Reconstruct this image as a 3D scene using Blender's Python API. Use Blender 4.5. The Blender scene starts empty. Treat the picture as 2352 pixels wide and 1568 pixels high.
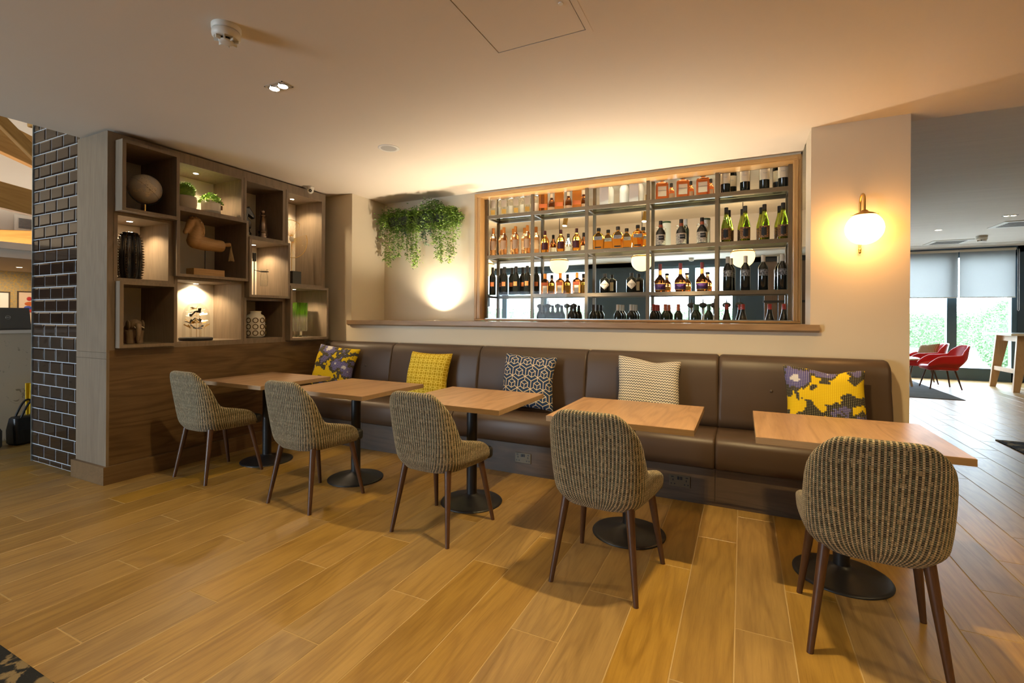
import bpy, bmesh, math, random
from mathutils import Vector, Matrix
S = bpy.context.scene
COL = S.collection
PI = math.pi
random.seed(7)

# ---------------------------------------------------------------- camera
FPX, PCX, PCY, CAMH = 1093.6, 1176.0, 729.0, 1.33
YAW, ROLL = math.atan((1705.0 - PCX) / FPX), math.atan(0.00573)
_rt = Vector((math.cos(YAW), math.sin(YAW), 0)); _up = Vector((0, 0, 1))
FW = Vector((-math.sin(YAW), math.cos(YAW), 0))
RC = _rt * math.cos(ROLL) + _up * math.sin(ROLL)
UC = -_rt * math.sin(ROLL) + _up * math.cos(ROLL)
CAM = Vector((0, 0, CAMH))
cd = bpy.data.cameras.new('camera'); co = bpy.data.objects.new('camera', cd); COL.objects.link(co)
mw = Matrix.Identity(4)
for i in range(3):
    mw[i][0], mw[i][1], mw[i][2], mw[i][3] = RC[i], UC[i], -FW[i], CAM[i]
co.matrix_world = mw
cd.sensor_width = 36.0; cd.lens = FPX / 2352 * 36.0
cd.shift_x = 0.0; cd.shift_y = -(784.0 - PCY) / 2352
cd.clip_start = 0.05; cd.clip_end = 200
S.camera = co

# ---------------------------------------------------------------- world: bright overcast daylight
W = bpy.data.worlds.new('world'); S.world = W; W.use_nodes = True
bg = W.node_tree.nodes['Background']
bg.inputs[0].default_value = (0.72, 0.87, 1.0, 1); bg.inputs[1].default_value = 23.0

# ---------------------------------------------------------------- exposure
vs = S.view_settings
vs.view_transform = 'Standard'; vs.look = 'None'; vs.gamma = 1.0; vs.use_curve_mapping = False
vs.exposure = 0.0
WARM = (1.0, 0.72, 0.34)

# sky portals in the glazed facades (they only guide the sampling of the daylight)
def portal(name, loc, rot, sx, sy):
    l = bpy.data.lights.new(name, 'AREA'); l.shape = 'RECTANGLE'; l.size = sx; l.size_y = sy
    l.cycles.is_portal = True
    o = bpy.data.objects.new(name, l); COL.objects.link(o); o.location = loc; o.rotation_euler = rot
portal('garden_portal', (4.0, 13.99, 1.5), (-PI / 2, 0, 0), 3.0, 3.0)
portal('garden_portal', (-1.3, 13.99, 1.5), (-PI / 2, 0, 0), 2.4, 3.0)
portal('garden_portal', (-6.9, 13.99, 1.5), (-PI / 2, 0, 0), 5.4, 3.0)
portal('entrance_window_offscreen', (-6.3, -4.45, 1.1), (PI / 2, 0, 0), 2.6, 2.2)

# ---------------------------------------------------------------- pixel helpers (2352 x 1568 frame)
def pxray(u, v):
    return FW + RC * ((u - PCX) / FPX) + UC * (-(v - PCY) / FPX)
def on_x(u, v, x):
    d = pxray(u, v); return CAM + d * (x / d.x)
def on_y(u, v, y):
    d = pxray(u, v); return CAM + d * (y / d.y)
def on_z(u, v, z):
    d = pxray(u, v); return CAM + d * ((z - CAMH) / d.z)

# ---------------------------------------------------------------- object helpers
def link(name, data, parent=None):
    o = bpy.data.objects.new(name, data); COL.objects.link(o)
    if parent is not None: o.parent = parent
    return o
def tag(o, label=None, cat=None, group=None, kind=None):
    if label: o['label'] = label
    if cat: o['category'] = cat
    if group: o['group'] = group
    if kind: o['kind'] = kind
    return o
def thing(name, label, cat, loc=(0, 0, 0), rotz=0.0, group=None):
    o = link(name, None); o.empty_display_size = 0.05
    o.location = loc; o.rotation_euler = (0, 0, rotz)
    return tag(o, label, cat, group)
def copy_tree(o, parent=None):
    c = o.copy(); COL.objects.link(c); c.parent = parent
    for ch in list(o.children): copy_tree(ch, c)
    return c

class MB:
    """collects geometry, build() links it as ONE mesh object"""
    def __init__(s): s.v = []; s.f = []; s.uv = {}; s.sm = set()
    def add(s, vs, fs, M=None, smooth=False, uvs=None):
        b = len(s.v)
        for p in vs:
            p = Vector(p); s.v.append((M @ p) if M is not None else p)
        for i, f in enumerate(fs):
            k = len(s.f); s.f.append([b + j for j in f])
            if smooth: s.sm.add(k)
            if uvs is not None: s.uv[k] = uvs[i]
        return s
    def box(s, a, b, M=None, bev=0.0):
        x0, y0, z0 = a; x1, y1, z1 = b
        if x0 > x1: x0, x1 = x1, x0
        if y0 > y1: y0, y1 = y1, y0
        if z0 > z1: z0, z1 = z1, z0
        if bev <= 0:
            vs = [(x0,y0,z0),(x1,y0,z0),(x1,y1,z0),(x0,y1,z0),(x0,y0,z1),(x1,y0,z1),(x1,y1,z1),(x0,y1,z1)]
            fs = [(0,3,2,1),(4,5,6,7),(0,1,5,4),(1,2,6,5),(2,3,7,6),(3,0,4,7)]
            return s.add(vs, fs, M)
        bm = bmesh.new(); bmesh.ops.create_cube(bm, size=1)
        for v in bm.verts: v.co = Vector(((x0+x1)/2 + v.co.x*(x1-x0), (y0+y1)/2 + v.co.y*(y1-y0), (z0+z1)/2 + v.co.z*(z1-z0)))
        bmesh.ops.bevel(bm, geom=bm.edges[:], offset=bev, segments=2, profile=0.5, affect='EDGES')
        return s.frombm(bm, M)
    def frombm(s, bm, M=None, smooth=False):
        bm.verts.index_update()
        s.add([v.co.copy() for v in bm.verts], [[v.index for v in f.verts] for f in bm.faces], M, smooth); bm.free(); return s
    def lathe(s, prof, n=24, M=None, smooth=True, cap=True, sx=1.0, sy=1.0):
        """prof: list of (r, z) from bottom to top"""
        vs = []; fs = []
        for r, z in prof:
            for i in range(n):
                a = 2*PI*i/n; vs.append((r*math.cos(a)*sx, r*math.sin(a)*sy, z))
        m = len(prof)
        for j in range(m-1):
            for i in range(n):
                k = (i+1) % n
                fs.append((j*n+i, j*n+k, (j+1)*n+k, (j+1)*n+i))
        s.add(vs, fs, M, smooth)
        if cap:
            if prof[0][0] > 1e-5: s.add(vs[:n], [list(range(n))[::-1]], M)
            if prof[-1][0] > 1e-5: s.add(vs[-n:], [list(range(n))], M)
        return s
    def cyl(s, p0, p1, r0, r1=None, n=12, M=None, smooth=True):
        r1 = r0 if r1 is None else r1
        p0 = Vector(p0); p1 = Vector(p1); d = p1 - p0
        R = d.to_track_quat('Z', 'Y').to_matrix().to_4x4(); T = Matrix.Translation(p0) @ R
        if M is not None: T = M @ T
        return s.lathe([(r0, 0), (r1, d.length)], n, T, smooth)
    def tube(s, pts, r, n=8, M=None, closed=False, cap=True):
        pts = [Vector(p) for p in pts]; m = len(pts)
        rs = r if isinstance(r, (list, tuple)) else [r]*m
        vs = []; fs = []; up = Vector((0.123, 0.371, 0.921)).normalized()
        for i, p in enumerate(pts):
            a = pts[i-1] if (i > 0 or closed) else p
            b = pts[(i+1) % m] if (i < m-1 or closed) else p
            t = (b - a); t = t.normalized() if t.length > 1e-9 else Vector((0,0,1))
            x = up - t*up.dot(t)
            if x.length < 1e-3: x = Vector((1,0,0)) - t*t.x
            x.normalize(); y = t.cross(x); up = x
            for k in range(n):
                q = 2*PI*k/n; vs.append(p + x*(rs[i]*math.cos(q)) + y*(rs[i]*math.sin(q)))
        for i in range(m if closed else m-1):
            j = (i+1) % m
            for k in range(n):
                l = (k+1) % n; fs.append((i*n+k, i*n+l, j*n+l, j*n+k))
        s.add(vs, fs, M, True)
        if cap and not closed:
            s.add(vs[:n], [list(range(n))[::-1]], M); s.add(vs[-n:], [list(range(n))], M)
        return s
    def ball(s, c, r, n=16, m=10, M=None):
        if not isinstance(r, (list, tuple)): r = (r, r, r)
        vs = [(c[0], c[1], c[2]-r[2])]; fs = []
        for j in range(1, m):
            t = -PI/2 + PI*j/m
            for i in range(n):
                a = 2*PI*i/n; vs.append((c[0]+r[0]*math.cos(t)*math.cos(a), c[1]+r[1]*math.cos(t)*math.sin(a), c[2]+r[2]*math.sin(t)))
        vs.append((c[0], c[1], c[2]+r[2])); L = len(vs)-1
        for i in range(n):
            k = (i+1) % n
            fs.append((0, 1+k, 1+i)); fs.append((L, 1+(m-2)*n+i, 1+(m-2)*n+k))
            for j in range(m-2):
                fs.append((1+j*n+i, 1+j*n+k, 1+(j+1)*n+k, 1+(j+1)*n+i))
        return s.add(vs, fs, M, True)
    def prism(s, poly, z0, z1, M=None):
        n = len(poly)
        vs = [(x, y, z0) for x, y in poly] + [(x, y, z1) for x, y in poly]
        fs = [list(range(n))[::-1], list(range(n, 2*n))] + [(i, (i+1) % n, n+(i+1) % n, n+i) for i in range(n)]
        return s.add(vs, fs, M)
    def quad(s, a, b, c, d, M=None, uv=None):
        return s.add([a, b, c, d], [(0, 1, 2, 3)], M, uvs=[uv] if uv else None)
    def mesh(s, name, mat):
        me = bpy.data.meshes.new(name)
        me.from_pydata([tuple(v) for v in s.v], [], s.f)
        mats = mat if isinstance(mat, (list, tuple)) else [mat]
        for m in mats: me.materials.append(m)
        if s.sm:
            fl = [False]*len(me.polygons)
            for k in s.sm:
                if k < len(fl): fl[k] = True
            me.polygons.foreach_set('use_smooth', fl)
        if s.uv:
            ul = me.uv_layers.new(name='UVMap')
            for p in me.polygons:
                u = s.uv.get(p.index)
                if u:
                    for li, q in zip(p.loop_indices, u): ul.data[li].uv = q
        me.update(); return me
    def build(s, name, mat, parent=None, loc=None):
        o = link(name, s.mesh(name, mat), parent)
        if loc is not None: o.location = loc
        return o
def weld(o, d=1e-5):
    bm = bmesh.new(); bm.from_mesh(o.data); bmesh.ops.remove_doubles(bm, verts=bm.verts[:], dist=d)
    bmesh.ops.recalc_face_normals(bm, faces=bm.faces[:]); bm.to_mesh(o.data); bm.free(); return o
def subsurf(o, n=1):
    m = o.modifiers.new('smooth', 'SUBSURF'); m.levels = n; m.render_levels = n; return o
def T(x, y, z): return Matrix.Translation((x, y, z))
def RZ(a): return Matrix.Rotation(a, 4, 'Z')
def RX(a): return Matrix.Rotation(a, 4, 'X')
def RY(a): return Matrix.Rotation(a, 4, 'Y')
def struct(name, mb, mat, label, cat, parent=None):
    o = mb.build(name, mat, parent) if isinstance(mb, MB) else mb
    return tag(o, label, cat, None, 'structure')
# ---------------------------------------------------------------- materials
class X:
    """tiny expression wrapper over shader math nodes"""
    def __init__(s, nt, k): s.nt = nt; s.k = k
    def _m(s, op, *a):
        n = s.nt.nodes.new('ShaderNodeMath'); n.operation = op
        for i, q in enumerate(a):
            if isinstance(q, X): s.nt.links.new(q.k, n.inputs[i])
            else: n.inputs[i].default_value = float(q)
        return X(s.nt, n.outputs[0])
    def __add__(s, o): return s._m('ADD', s, o)
    __radd__ = __add__
    def __sub__(s, o): return s._m('SUBTRACT', s, o)
    def __rsub__(s, o): return s._m('SUBTRACT', o, s)
    def __mul__(s, o): return s._m('MULTIPLY', s, o)
    __rmul__ = __mul__
    def __truediv__(s, o): return s._m('DIVIDE', s, o)
    def abs(s): return s._m('ABSOLUTE', s)
    def floor(s): return s._m('FLOOR', s)
    def fract(s): return s._m('FRACT', s)
    def sin(s): return s._m('SINE', s)
    def sqrt(s): return s._m('SQRT', s)
    def pow(s, o): return s._m('POWER', s, o)
    def min(s, o): return s._m('MINIMUM', s, o)
    def max(s, o): return s._m('MAXIMUM', s, o)
    def gt(s, o): return s._m('GREATER_THAN', s, o)
    def lt(s, o): return s._m('LESS_THAN', s, o)
    def mod(s, o): return s._m('FLOORED_MODULO', s, o)
    def ping(s, o): return s._m('PINGPONG', s, o)
    def step(s, a, b):
        n = s.nt.nodes.new('ShaderNodeMapRange'); n.interpolation_type = 'SMOOTHSTEP'
        s.nt.links.new(s.k, n.inputs['Value']); n.inputs['From Min'].default_value = a; n.inputs['From Max'].default_value = b
        return X(s.nt, n.outputs['Result'])
class Mat:
    def __init__(s, name):
        s.m = bpy.data.materials.new(name); s.m.use_nodes = True; s.nt = s.m.node_tree
        s.b = s.nt.nodes['Principled BSDF']
    def N(s, t): return s.nt.nodes.new(t)
    def L(s, a, b): s.nt.links.new(a.k if isinstance(a, X) else a, b)
    def set(s, **k):
        for n, v in k.items():
            i = s.b.inputs[{'col':'Base Color','rough':'Roughness','metal':'Metallic','ior':'IOR','trans':'Transmission Weight','spec':'Specular IOR Level','coat':'Coat Weight','sheen':'Sheen Weight','ecol':'Emission Color','emit':'Emission Strength','sss':'Subsurface Weight','alpha':'Alpha'}[n]]
            if isinstance(v, X): s.L(v, i)
            elif hasattr(v, 'is_output'): s.nt.links.new(v, i)
            elif isinstance(v, tuple): i.default_value = v + (1,) if len(v) == 3 else v
            else: i.default_value = v
        return s
    def coord(s, w='Object'):
        n = s.N('ShaderNodeTexCoord'); return n.outputs[w]
    def sep(s, v):
        n = s.N('ShaderNodeSeparateXYZ'); s.nt.links.new(v, n.inputs[0]); return [X(s.nt, n.outputs[i]) for i in range(3)]
    def comb(s, x, y, z=0.0):
        n = s.N('ShaderNodeCombineXYZ')
        for i, q in enumerate((x, y, z)):
            if isinstance(q, X): s.L(q, n.inputs[i])
            else: n.inputs[i].default_value = q
        return n.outputs[0]
    def mapping(s, v, sc=(1,1,1), loc=(0,0,0), rot=(0,0,0)):
        n = s.N('ShaderNodeMapping'); s.nt.links.new(v, n.inputs[0])
        n.inputs['Scale'].default_value = sc; n.inputs['Location'].default_value = loc; n.inputs['Rotation'].default_value = rot
        return n.outputs[0]
    def noise(s, v, scale=5, detail=2, rough=.5, dist=0.0, out=0):
        n = s.N('ShaderNodeTexNoise'); s.nt.links.new(v, n.inputs['Vector'])
        n.inputs['Scale'].default_value = scale; n.inputs['Detail'].default_value = detail
        n.inputs['Roughness'].default_value = rough; n.inputs['Distortion'].default_value = dist
        return X(s.nt, n.outputs[out])
    def white(s, v):
        n = s.N('ShaderNodeTexWhiteNoise'); n.noise_dimensions = '3D'; s.nt.links.new(v, n.inputs['Vector']); return X(s.nt, n.outputs['Value'])
    def mix(s, f, a, b):
        n = s.N('ShaderNodeMix'); n.data_type = 'RGBA'
        if isinstance(f, X): s.L(f, n.inputs[0])
        else: n.inputs[0].default_value = f
        for q, i in ((a, 6), (b, 7)):
            if isinstance(q, tuple): n.inputs[i].default_value = q + (1,) if len(q) == 3 else q
            else: s.nt.links.new(q, n.inputs[i])
        return n.outputs[2]
    def rnd(s):
        n = s.N('ShaderNodeObjectInfo'); return X(s.nt, n.outputs['Random'])
    def bump(s, h, strength=.2, dist=.002):
        n = s.N('ShaderNodeBump'); s.L(h, n.inputs['Height']); n.inputs['Strength'].default_value = strength; n.inputs['Distance'].default_value = dist
        s.nt.links.new(n.outputs[0], s.b.inputs['Normal']); return s
def plain(name, col, rough=.5, **k):
    return Mat(name).set(col=col, rough=rough, **k).m
def paint(name, col, rough=.75, amt=.03):
    m = Mat(name); c = m.coord(); n = m.noise(c, 2.2, 3); h = m.noise(c, 180, 2)
    d = tuple(max(0, q*(1-amt*2)) for q in col)
    m.set(col=m.mix(n, d, col), rough=rough); m.bump(h, .05, .001); return m.m
def wood(name, c1, c2, axis='z', across=14, rough=.45, ring=.35, per=False, dark=.5, spec=.5):
    """axis: grain direction"""
    m = Mat(name); v = m.coord()
    if per:
        r = m.rnd(); x, y, z = m.sep(v); v = m.comb(x + r*37.0, y + r*91.0, z + r*13.0)
    k = {'x': (0.07, 1, 1), 'y': (1, 0.07, 1), 'z': (1, 1, 0.07)}[axis]
    g = m.mapping(v, k)
    fine = m.noise(g, across*5, 4, .65)
    k2 = {'x': (0.16, 1, 1), 'y': (1, 0.16, 1), 'z': (1, 1, 0.16)}[axis]
    low = m.noise(m.mapping(v, k2), across*.35, 2, .45, .6)
    rings = ((low*55.0).sin()*.5 + .5).pow(2.0)
    pores = m.noise(m.mapping(v, {'x': (.02,1,1), 'y': (1,.02,1), 'z': (1,1,.02)}[axis]), across*18, 2, .5).step(.55, .75)
    f = fine*.9 + low*.5 - .2 - rings*ring*.55 - pores*.18
    f = f.max(0.0).min(1.0)
    col = m.mix(f, c1, c2)
    if per:
        n = m.N('ShaderNodeHueSaturation'); m.nt.links.new(col, n.inputs['Color'])
        r2 = (r*7.31).fract(); m.L(r2*.20 + .90, n.inputs['Value']); m.L((r*3.7).fract()*.2 + .9, n.inputs['Saturation'])
        col = n.outputs[0]
    m.set(col=col, rough=rough, spec=spec); m.bump(fine - pores*.5, .10, .0006); return m.m

K = {}
K['wall'] = paint('cream_wall_paint', (.70, .61, .46))
K['ceil'] = paint('ceiling_paint', (.72, .625, .51), amt=.02)
m = Mat('limed_ceiling'); c = m.coord(); n = m.noise(m.mapping(c, (.25, 3, 1)), 5, 4, .6)
m.set(col=m.mix(n, (.68, .62, .54), (.82, .76, .67)), rough=.7); K['ceil_far'] = m.m
K['floor'] = wood('oak_floor_plank', (.205, .117, .029), (.435, .278, .080), 'y', 13, .36, .45, per=True)
K['grout'] = plain('sandy_grout', (.40, .285, .13), .85)
K['lam_v'] = wood('oak_laminate_upright', (.15, .110, .074), (.28, .215, .150), 'z', 13, .45, .3)
K['lam_h'] = wood('oak_laminate_level', (.080, .043, .016), (.205, .122, .054), 'y', 13, .42, .6)
K['skirt'] = wood('oak_skirting', (.11, .062, .026), (.21, .13, .062), 'y', 13, .42, .3)
K['lam_grey'] = K['lam_v']
K['box_in'] = K['lam_v']
K['box_edge'] = K['lam_v']
K['niche_back'] = plain('cream_back_board', (.74, .68, .57), .6)
K['table'] = wood('table_oak', (.27, .15, .07), (.50, .31, .165), 'y', 11, .33, .6, per=True)
K['table_edge'] = wood('table_oak_edge', (.26, .17, .09), (.40, .27, .15), 'x', 20, .5, .2)
K['ledge'] = wood('ledge_oak', (.24, .14, .065), (.42, .27, .14), 'x', 12, .4, .4)
K['frame'] = wood('honey_oak_frame', (.36, .19, .06), (.58, .36, .14), 'x', 14, .4, .3)
K['frame_v'] = wood('honey_oak_frame_upright', (.36, .19, .06), (.58, .36, .14), 'z', 14, .4, .3)
K['plinth'] = wood('dark_plinth_laminate', (.050, .031, .018), (.105, .068, .040), 'x', 12, .45, .5)
K['walnut'] = wood('walnut_leg', (.045, .018, .008), (.11, .048, .022), 'z', 30, .4, .2)
m = Mat('brown_leather'); c = m.coord(); h = m.noise(c, 260, 3, .6); q = m.noise(c, 3, 2)
m.set(col=m.mix(q, (.056, .034, .020), (.074, .046, .028)), rough=.42, spec=.45); m.bump(h, .12, .0006); K['leather'] = m.m
m = Mat('charcoal_leather'); c = m.coord(); h = m.noise(c, 260, 3, .6)
m.set(col=(.018, .02, .022), rough=.5); m.bump(h, .1, .0005); K['seat'] = m.m
K['black'] = plain('black_powder_coat', (.012, .012, .013), .42)
K['blackgloss'] = plain('black_gloss', (.008, .008, .009), .12)
K['brass'] = plain('aged_brass', (.62, .40, .12), .28, metal=1.0)
K['gold'] = plain('polished_gold', (.95, .66, .22), .18, metal=1.0)
K['bronze'] = plain('champagne_metal', (.16, .122, .072), .42, metal=.35)
K['chrome'] = plain('chrome', (.75, .77, .80), .12, metal=1.0)
K['steel'] = plain('brushed_steel_trim', (.52, .60, .66), .28, metal=.9)
K['white'] = plain('white_plastic', (.72, .69, .62), .4)
K['whitegloss'] = plain('white_glaze', (.78, .75, .69), .15)
K['slate'] = plain('slate_blue_paint', (.045, .075, .105), .5)
K['slate_frame'] = plain('blue_grey_frame', (.07, .13, .18), .4)
def emis(name, col, st):
    m = Mat(name); m.set(col=(.8, .8, .8), ecol=col, emit=st); return m.m
K['lamp'] = emis('lit_lamp', (1.0, .86, .66), 40.0)
K['lamp_far'] = emis('lit_lamp_far', (1.0, .80, .52), 22.0)
K['opal'] = emis('lit_opal_glass', (1.0, .50, .15), 27.0)
K['led'] = emis('led_strip', (1.0, .80, .52), 9.0)
# tile
m = Mat('brown_glazed_tile'); r = m.rnd(); c = m.coord(); n = m.noise(c, 9, 1)
m.set(col=m.mix(r, (.016, .010, .008), (.030, .018, .013)), rough=.05, spec=.5); m.bump(n, .02, .003); K['tile'] = m.m
K['tile_grout'] = plain('grey_tile_grout', (.50, .55, .60), .8)
# window pane: clear sheet with a mirror-like sheen at grazing angles
def pane(name, tint=(1, 1, 1), refl=.8):
    m = Mat(name); nt = m.nt; nt.nodes.remove(m.b)
    tr = m.N('ShaderNodeBsdfTransparent'); tr.inputs[0].default_value = tint + (1,)
    gl = m.N('ShaderNodeBsdfGlossy'); gl.inputs['Roughness'].default_value = .02
    lw = m.N('ShaderNodeFresnel'); lw.inputs[0].default_value = 1.35
    mx = m.N('ShaderNodeMixShader'); m.L(X(nt, lw.outputs[0])*refl, mx.inputs[0])
    nt.links.new(tr.outputs[0], mx.inputs[1]); nt.links.new(gl.outputs[0], mx.inputs[2])
    nt.links.new(mx.outputs[0], nt.nodes['Material Output'].inputs[0]); return m.m
K['pane'] = pane('clear_pane'); K['hatchpane'] = pane('hatch_pane', (1, 1, 1), .3); K['shelfglass'] = pane('greenish_shelf_glass', (.86, .95, .90))
K['cloche'] = pane('clear_bell_glass', (.985, .99, .985), .22)
def glass(name, col, rough=.02, trans=.95):
    return Mat(name).set(col=col, rough=rough, trans=trans, ior=1.42).m
K['g_clear'] = glass('clear_bottle_glass', (.95, .93, .80)); K['g_rose'] = glass('rose_wine_glass', (1.0, .55, .24))
K['g_amber'] = glass('amber_spirit_glass', (.95, .42, .06)); K['g_orange'] = glass('orange_spirit_glass', (1.0, .36, .05))
K['g_brown'] = glass('brown_bottle_glass', (.15, .035, .006)); K['g_green'] = glass('green_bottle_glass', (.42, .48, .05))
K['g_dark'] = Mat('black_bottle_glass').set(col=(.010, .012, .010), rough=.06, spec=.6).m
K['g_darkgreen'] = Mat('dark_green_bottle_glass').set(col=(.012, .024, .012), rough=.06, spec=.6).m
K['g_red'] = glass('red_amber_glass', (.85, .22, .05))
K['frost'] = Mat('frosted_white_glass').set(col=(.92, .93, .93), rough=.4, trans=.15).m
K['l_cream'] = plain('cream_label', (.80, .70, .52), .6); K['l_white'] = plain('white_label', (.85, .83, .78), .6)
K['l_orange'] = plain('orange_label', (.80, .20, .05), .55); K['l_peach'] = plain('peach_label', (.85, .55, .32), .6)
K['l_grey'] = plain('grey_label', (.42, .42, .42), .5); K['l_purple'] = plain('purple_label', (.07, .02, .10), .5)
K['l_gold'] = plain('gold_label', (.65, .38, .08), .35); K['l_black'] = plain('black_label', (.012, .012, .012), .55)
K['l_red'] = plain('red_capsule', (.38, .03, .02), .35); K['l_rust'] = plain('rust_capsule', (.40, .09, .03), .4)
K['l_maroon'] = plain('maroon_capsule', (.10, .015, .02), .35); K['c_orange'] = plain('orange_cap', (.75, .26, .04), .4)
K['c_black'] = plain('black_cap', (.02, .018, .018), .4); K['c_grey'] = plain('stone_cap', (.50, .45, .38), .45)
K['c_green'] = plain('green_capsule', (.05, .10, .05), .4)
m = Mat('speckled_label'); c = m.coord(); n = m.noise(c, 160, 2)
m.set(col=m.mix(n.step(.45, .55), (.03, .012, .01), (.42, .20, .07)), rough=.5); K['l_speck'] = m.m
m = Mat('inked_label'); c = m.coord(); n = m.noise(c, 90, 3, .6, 1.2)
m.set(col=m.mix(n.step(.56, .60), (.72, .64, .50), (.10, .08, .06)), rough=.6); K['l_ink'] = m.m
m = Mat('worn_silver_label'); c = m.coord(); n = m.noise(c, 120, 2)
m.set(col=m.mix(n.step(.45, .6), (.03, .03, .03), (.30, .30, .30)), rough=.5); K['l_worn'] = m.m
# plants
def leafmat(name, a, b):
    m = Mat(name); c = m.coord(); n = m.noise(c, 45, 2); m.set(col=m.mix(n, a, b), rough=.5); return m.m
K['leaf'] = leafmat('trailing_leaf', (.05, .13, .015), (.22, .36, .05)); K['leaf2'] = leafmat('fern_leaf', (.09, .20, .02), (.30, .44, .06))
K['leaf3'] = leafmat('bluish_leaf', (.04, .10, .05), (.13, .22, .10))
K['grass'] = leafmat('topiary_grass', (.06, .15, .01), (.24, .42, .04)); K['herb'] = leafmat('herb_leaf', (.10, .26, .02), (.34, .55, .08))
K['hedge'] = leafmat('hedge_leaf', (.09, .19, .08), (.32, .48, .26))
K['stem'] = plain('green_stem', (.08, .13, .03), .6)
# woven tweed: UV in metres along / up the shell
m = Mat('tweed_weave'); u, v, _ = m.sep(m.coord('UV'))
cu = u / .0172; cv = v / .0088
ci = cu.floor(); cj = cv.floor(); fu = cu.fract(); fv = cv.fract()
isdark = fu.gt(.46); side = fu.gt(.73)
rc_ = m.white(m.comb(ci, 3.0, 1.0)); rj = m.white(m.comb(7.0, cj, 2.0)); rcell = m.white(m.comb(ci, cj, 5.0))
run = m.white(m.comb(ci*2.0 + side, (cj/2.0 + rc_*3.0).floor(), 9.0))
darkc = m.mix(run.gt(.55), (.010, .012, .010), (.042, .062, .044))
darkc = m.mix(run.gt(.93), darkc, (.24, .19, .11))
lightc = m.mix(rcell, (.36, .27, .15), (.58, .47, .30))
colr = m.mix(isdark, lightc, darkc)
thread = m.mix(rj.gt(.55), (.22, .185, .115), (.62, .54, .38))
gap = (fv - .5).abs().step(.33, .44)
gapc = m.mix(isdark, (.05, .04, .02), thread)
colr = m.mix(gap*.9, colr, gapc)
edge = (fu - .46).abs().step(.07, .0).max((fu - .5).abs().step(.44, .5))
colr = m.mix(edge*.8, colr, (.02, .016, .01))
hgt = (fu*PI*2.0).sin().abs()*(fv*PI).sin()
fibre = m.noise(m.mapping(m.coord('UV'), (900, 900, 1)), 1.0, 2)
colr = m.mix(fibre*.3, colr, (.12, .10, .06))
m.set(col=colr, rough=.85, sheen=.15, spec=.2); m.bump(hgt + fibre*.3, .5, .0025); K['tweed'] = m.m
m = Mat('tweed_facing'); c = m.coord(); n = m.noise(c, 330, 3, .7)
m.set(col=m.mix(n.step(.38, .62), (.10, .075, .04), (.42, .32, .19)), rough=.9, spec=.2); m.bump(n, .3, .001); K['tweed_face'] = m.m

# halftone floral
def floral(name, seed):
    m = Mat(name); u, v, _ = m.sep(m.coord('UV'))
    N = 46.0
    qu = (u*N).floor()/N; qv = (v*N).floor()/N
    q = m.comb(qu + seed, qv + seed*1.7)
    wob = m.noise(q, 7, 2, .6)
    vn = m.N('ShaderNodeTexVoronoi'); vn.inputs['Scale'].default_value = 3.0; vn.inputs['Randomness'].default_value = .8
    m.nt.links.new(q, vn.inputs['Vector']); d = X(m.nt, vn.outputs['Distance'])
    e = d + (wob - .5)*.75
    leaf = m.noise(q, 4.2, 1, .5, .4)
    fu = (u*N).fract() - .5; fv = (v*N).fract() - .5
    dot = (fu*fu + fv*fv).lt(.085)
    yellow = m.mix(dot, (.68, .46, .012), (.80, .63, .03))
    blk = m.mix(dot, (.012, .012, .016), (.30, .27, .16))
    lav = m.mix(dot, (.055, .052, .20), (.38, .36, .48))
    wht = m.mix(dot, (.52, .52, .54), (.64, .63, .62))
    col = m.mix(e.lt(.58), yellow, blk)
    col = m.mix(leaf.gt(.57), col, blk)
    col = m.mix(e.lt(.45), col, lav)
    col = m.mix(e.lt(.20), col, wht)
    m.set(col=col, rough=.85, spec=.15); m.bump(m.noise(m.mapping(m.coord('UV'), (400, 400, 1)), 1, 1), .15, .001); return m.m
K['floral1'] = floral('yellow_floral_halftone', 3.1); K['floral2'] = floral('yellow_floral_halftone_bold', 8.6)
# overlapping circle lattice
m = Mat('mustard_circle_lattice'); u, v, _ = m.sep(m.coord('UV'))
a = (u*9.5).fract(); b = (v*9.5).fract()
best = None
for ox in (0, 1):
    for oy in (0, 1):
        da = a - ox; db = b - oy; dd = ((da*da + db*db).sqrt() - .7071).abs()
        best = dd if best is None else best.min(dd)
dia = ((a - .5).abs() + (b - .5).abs()).lt(.10)
col = m.mix(best.step(.05, .075), (.74, .58, .09), (.42, .28, .008))
col = m.mix(dia, col, (.66, .50, .06))
m.set(col=col, rough=.8, spec=.2); K['mustard'] = m.m
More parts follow.
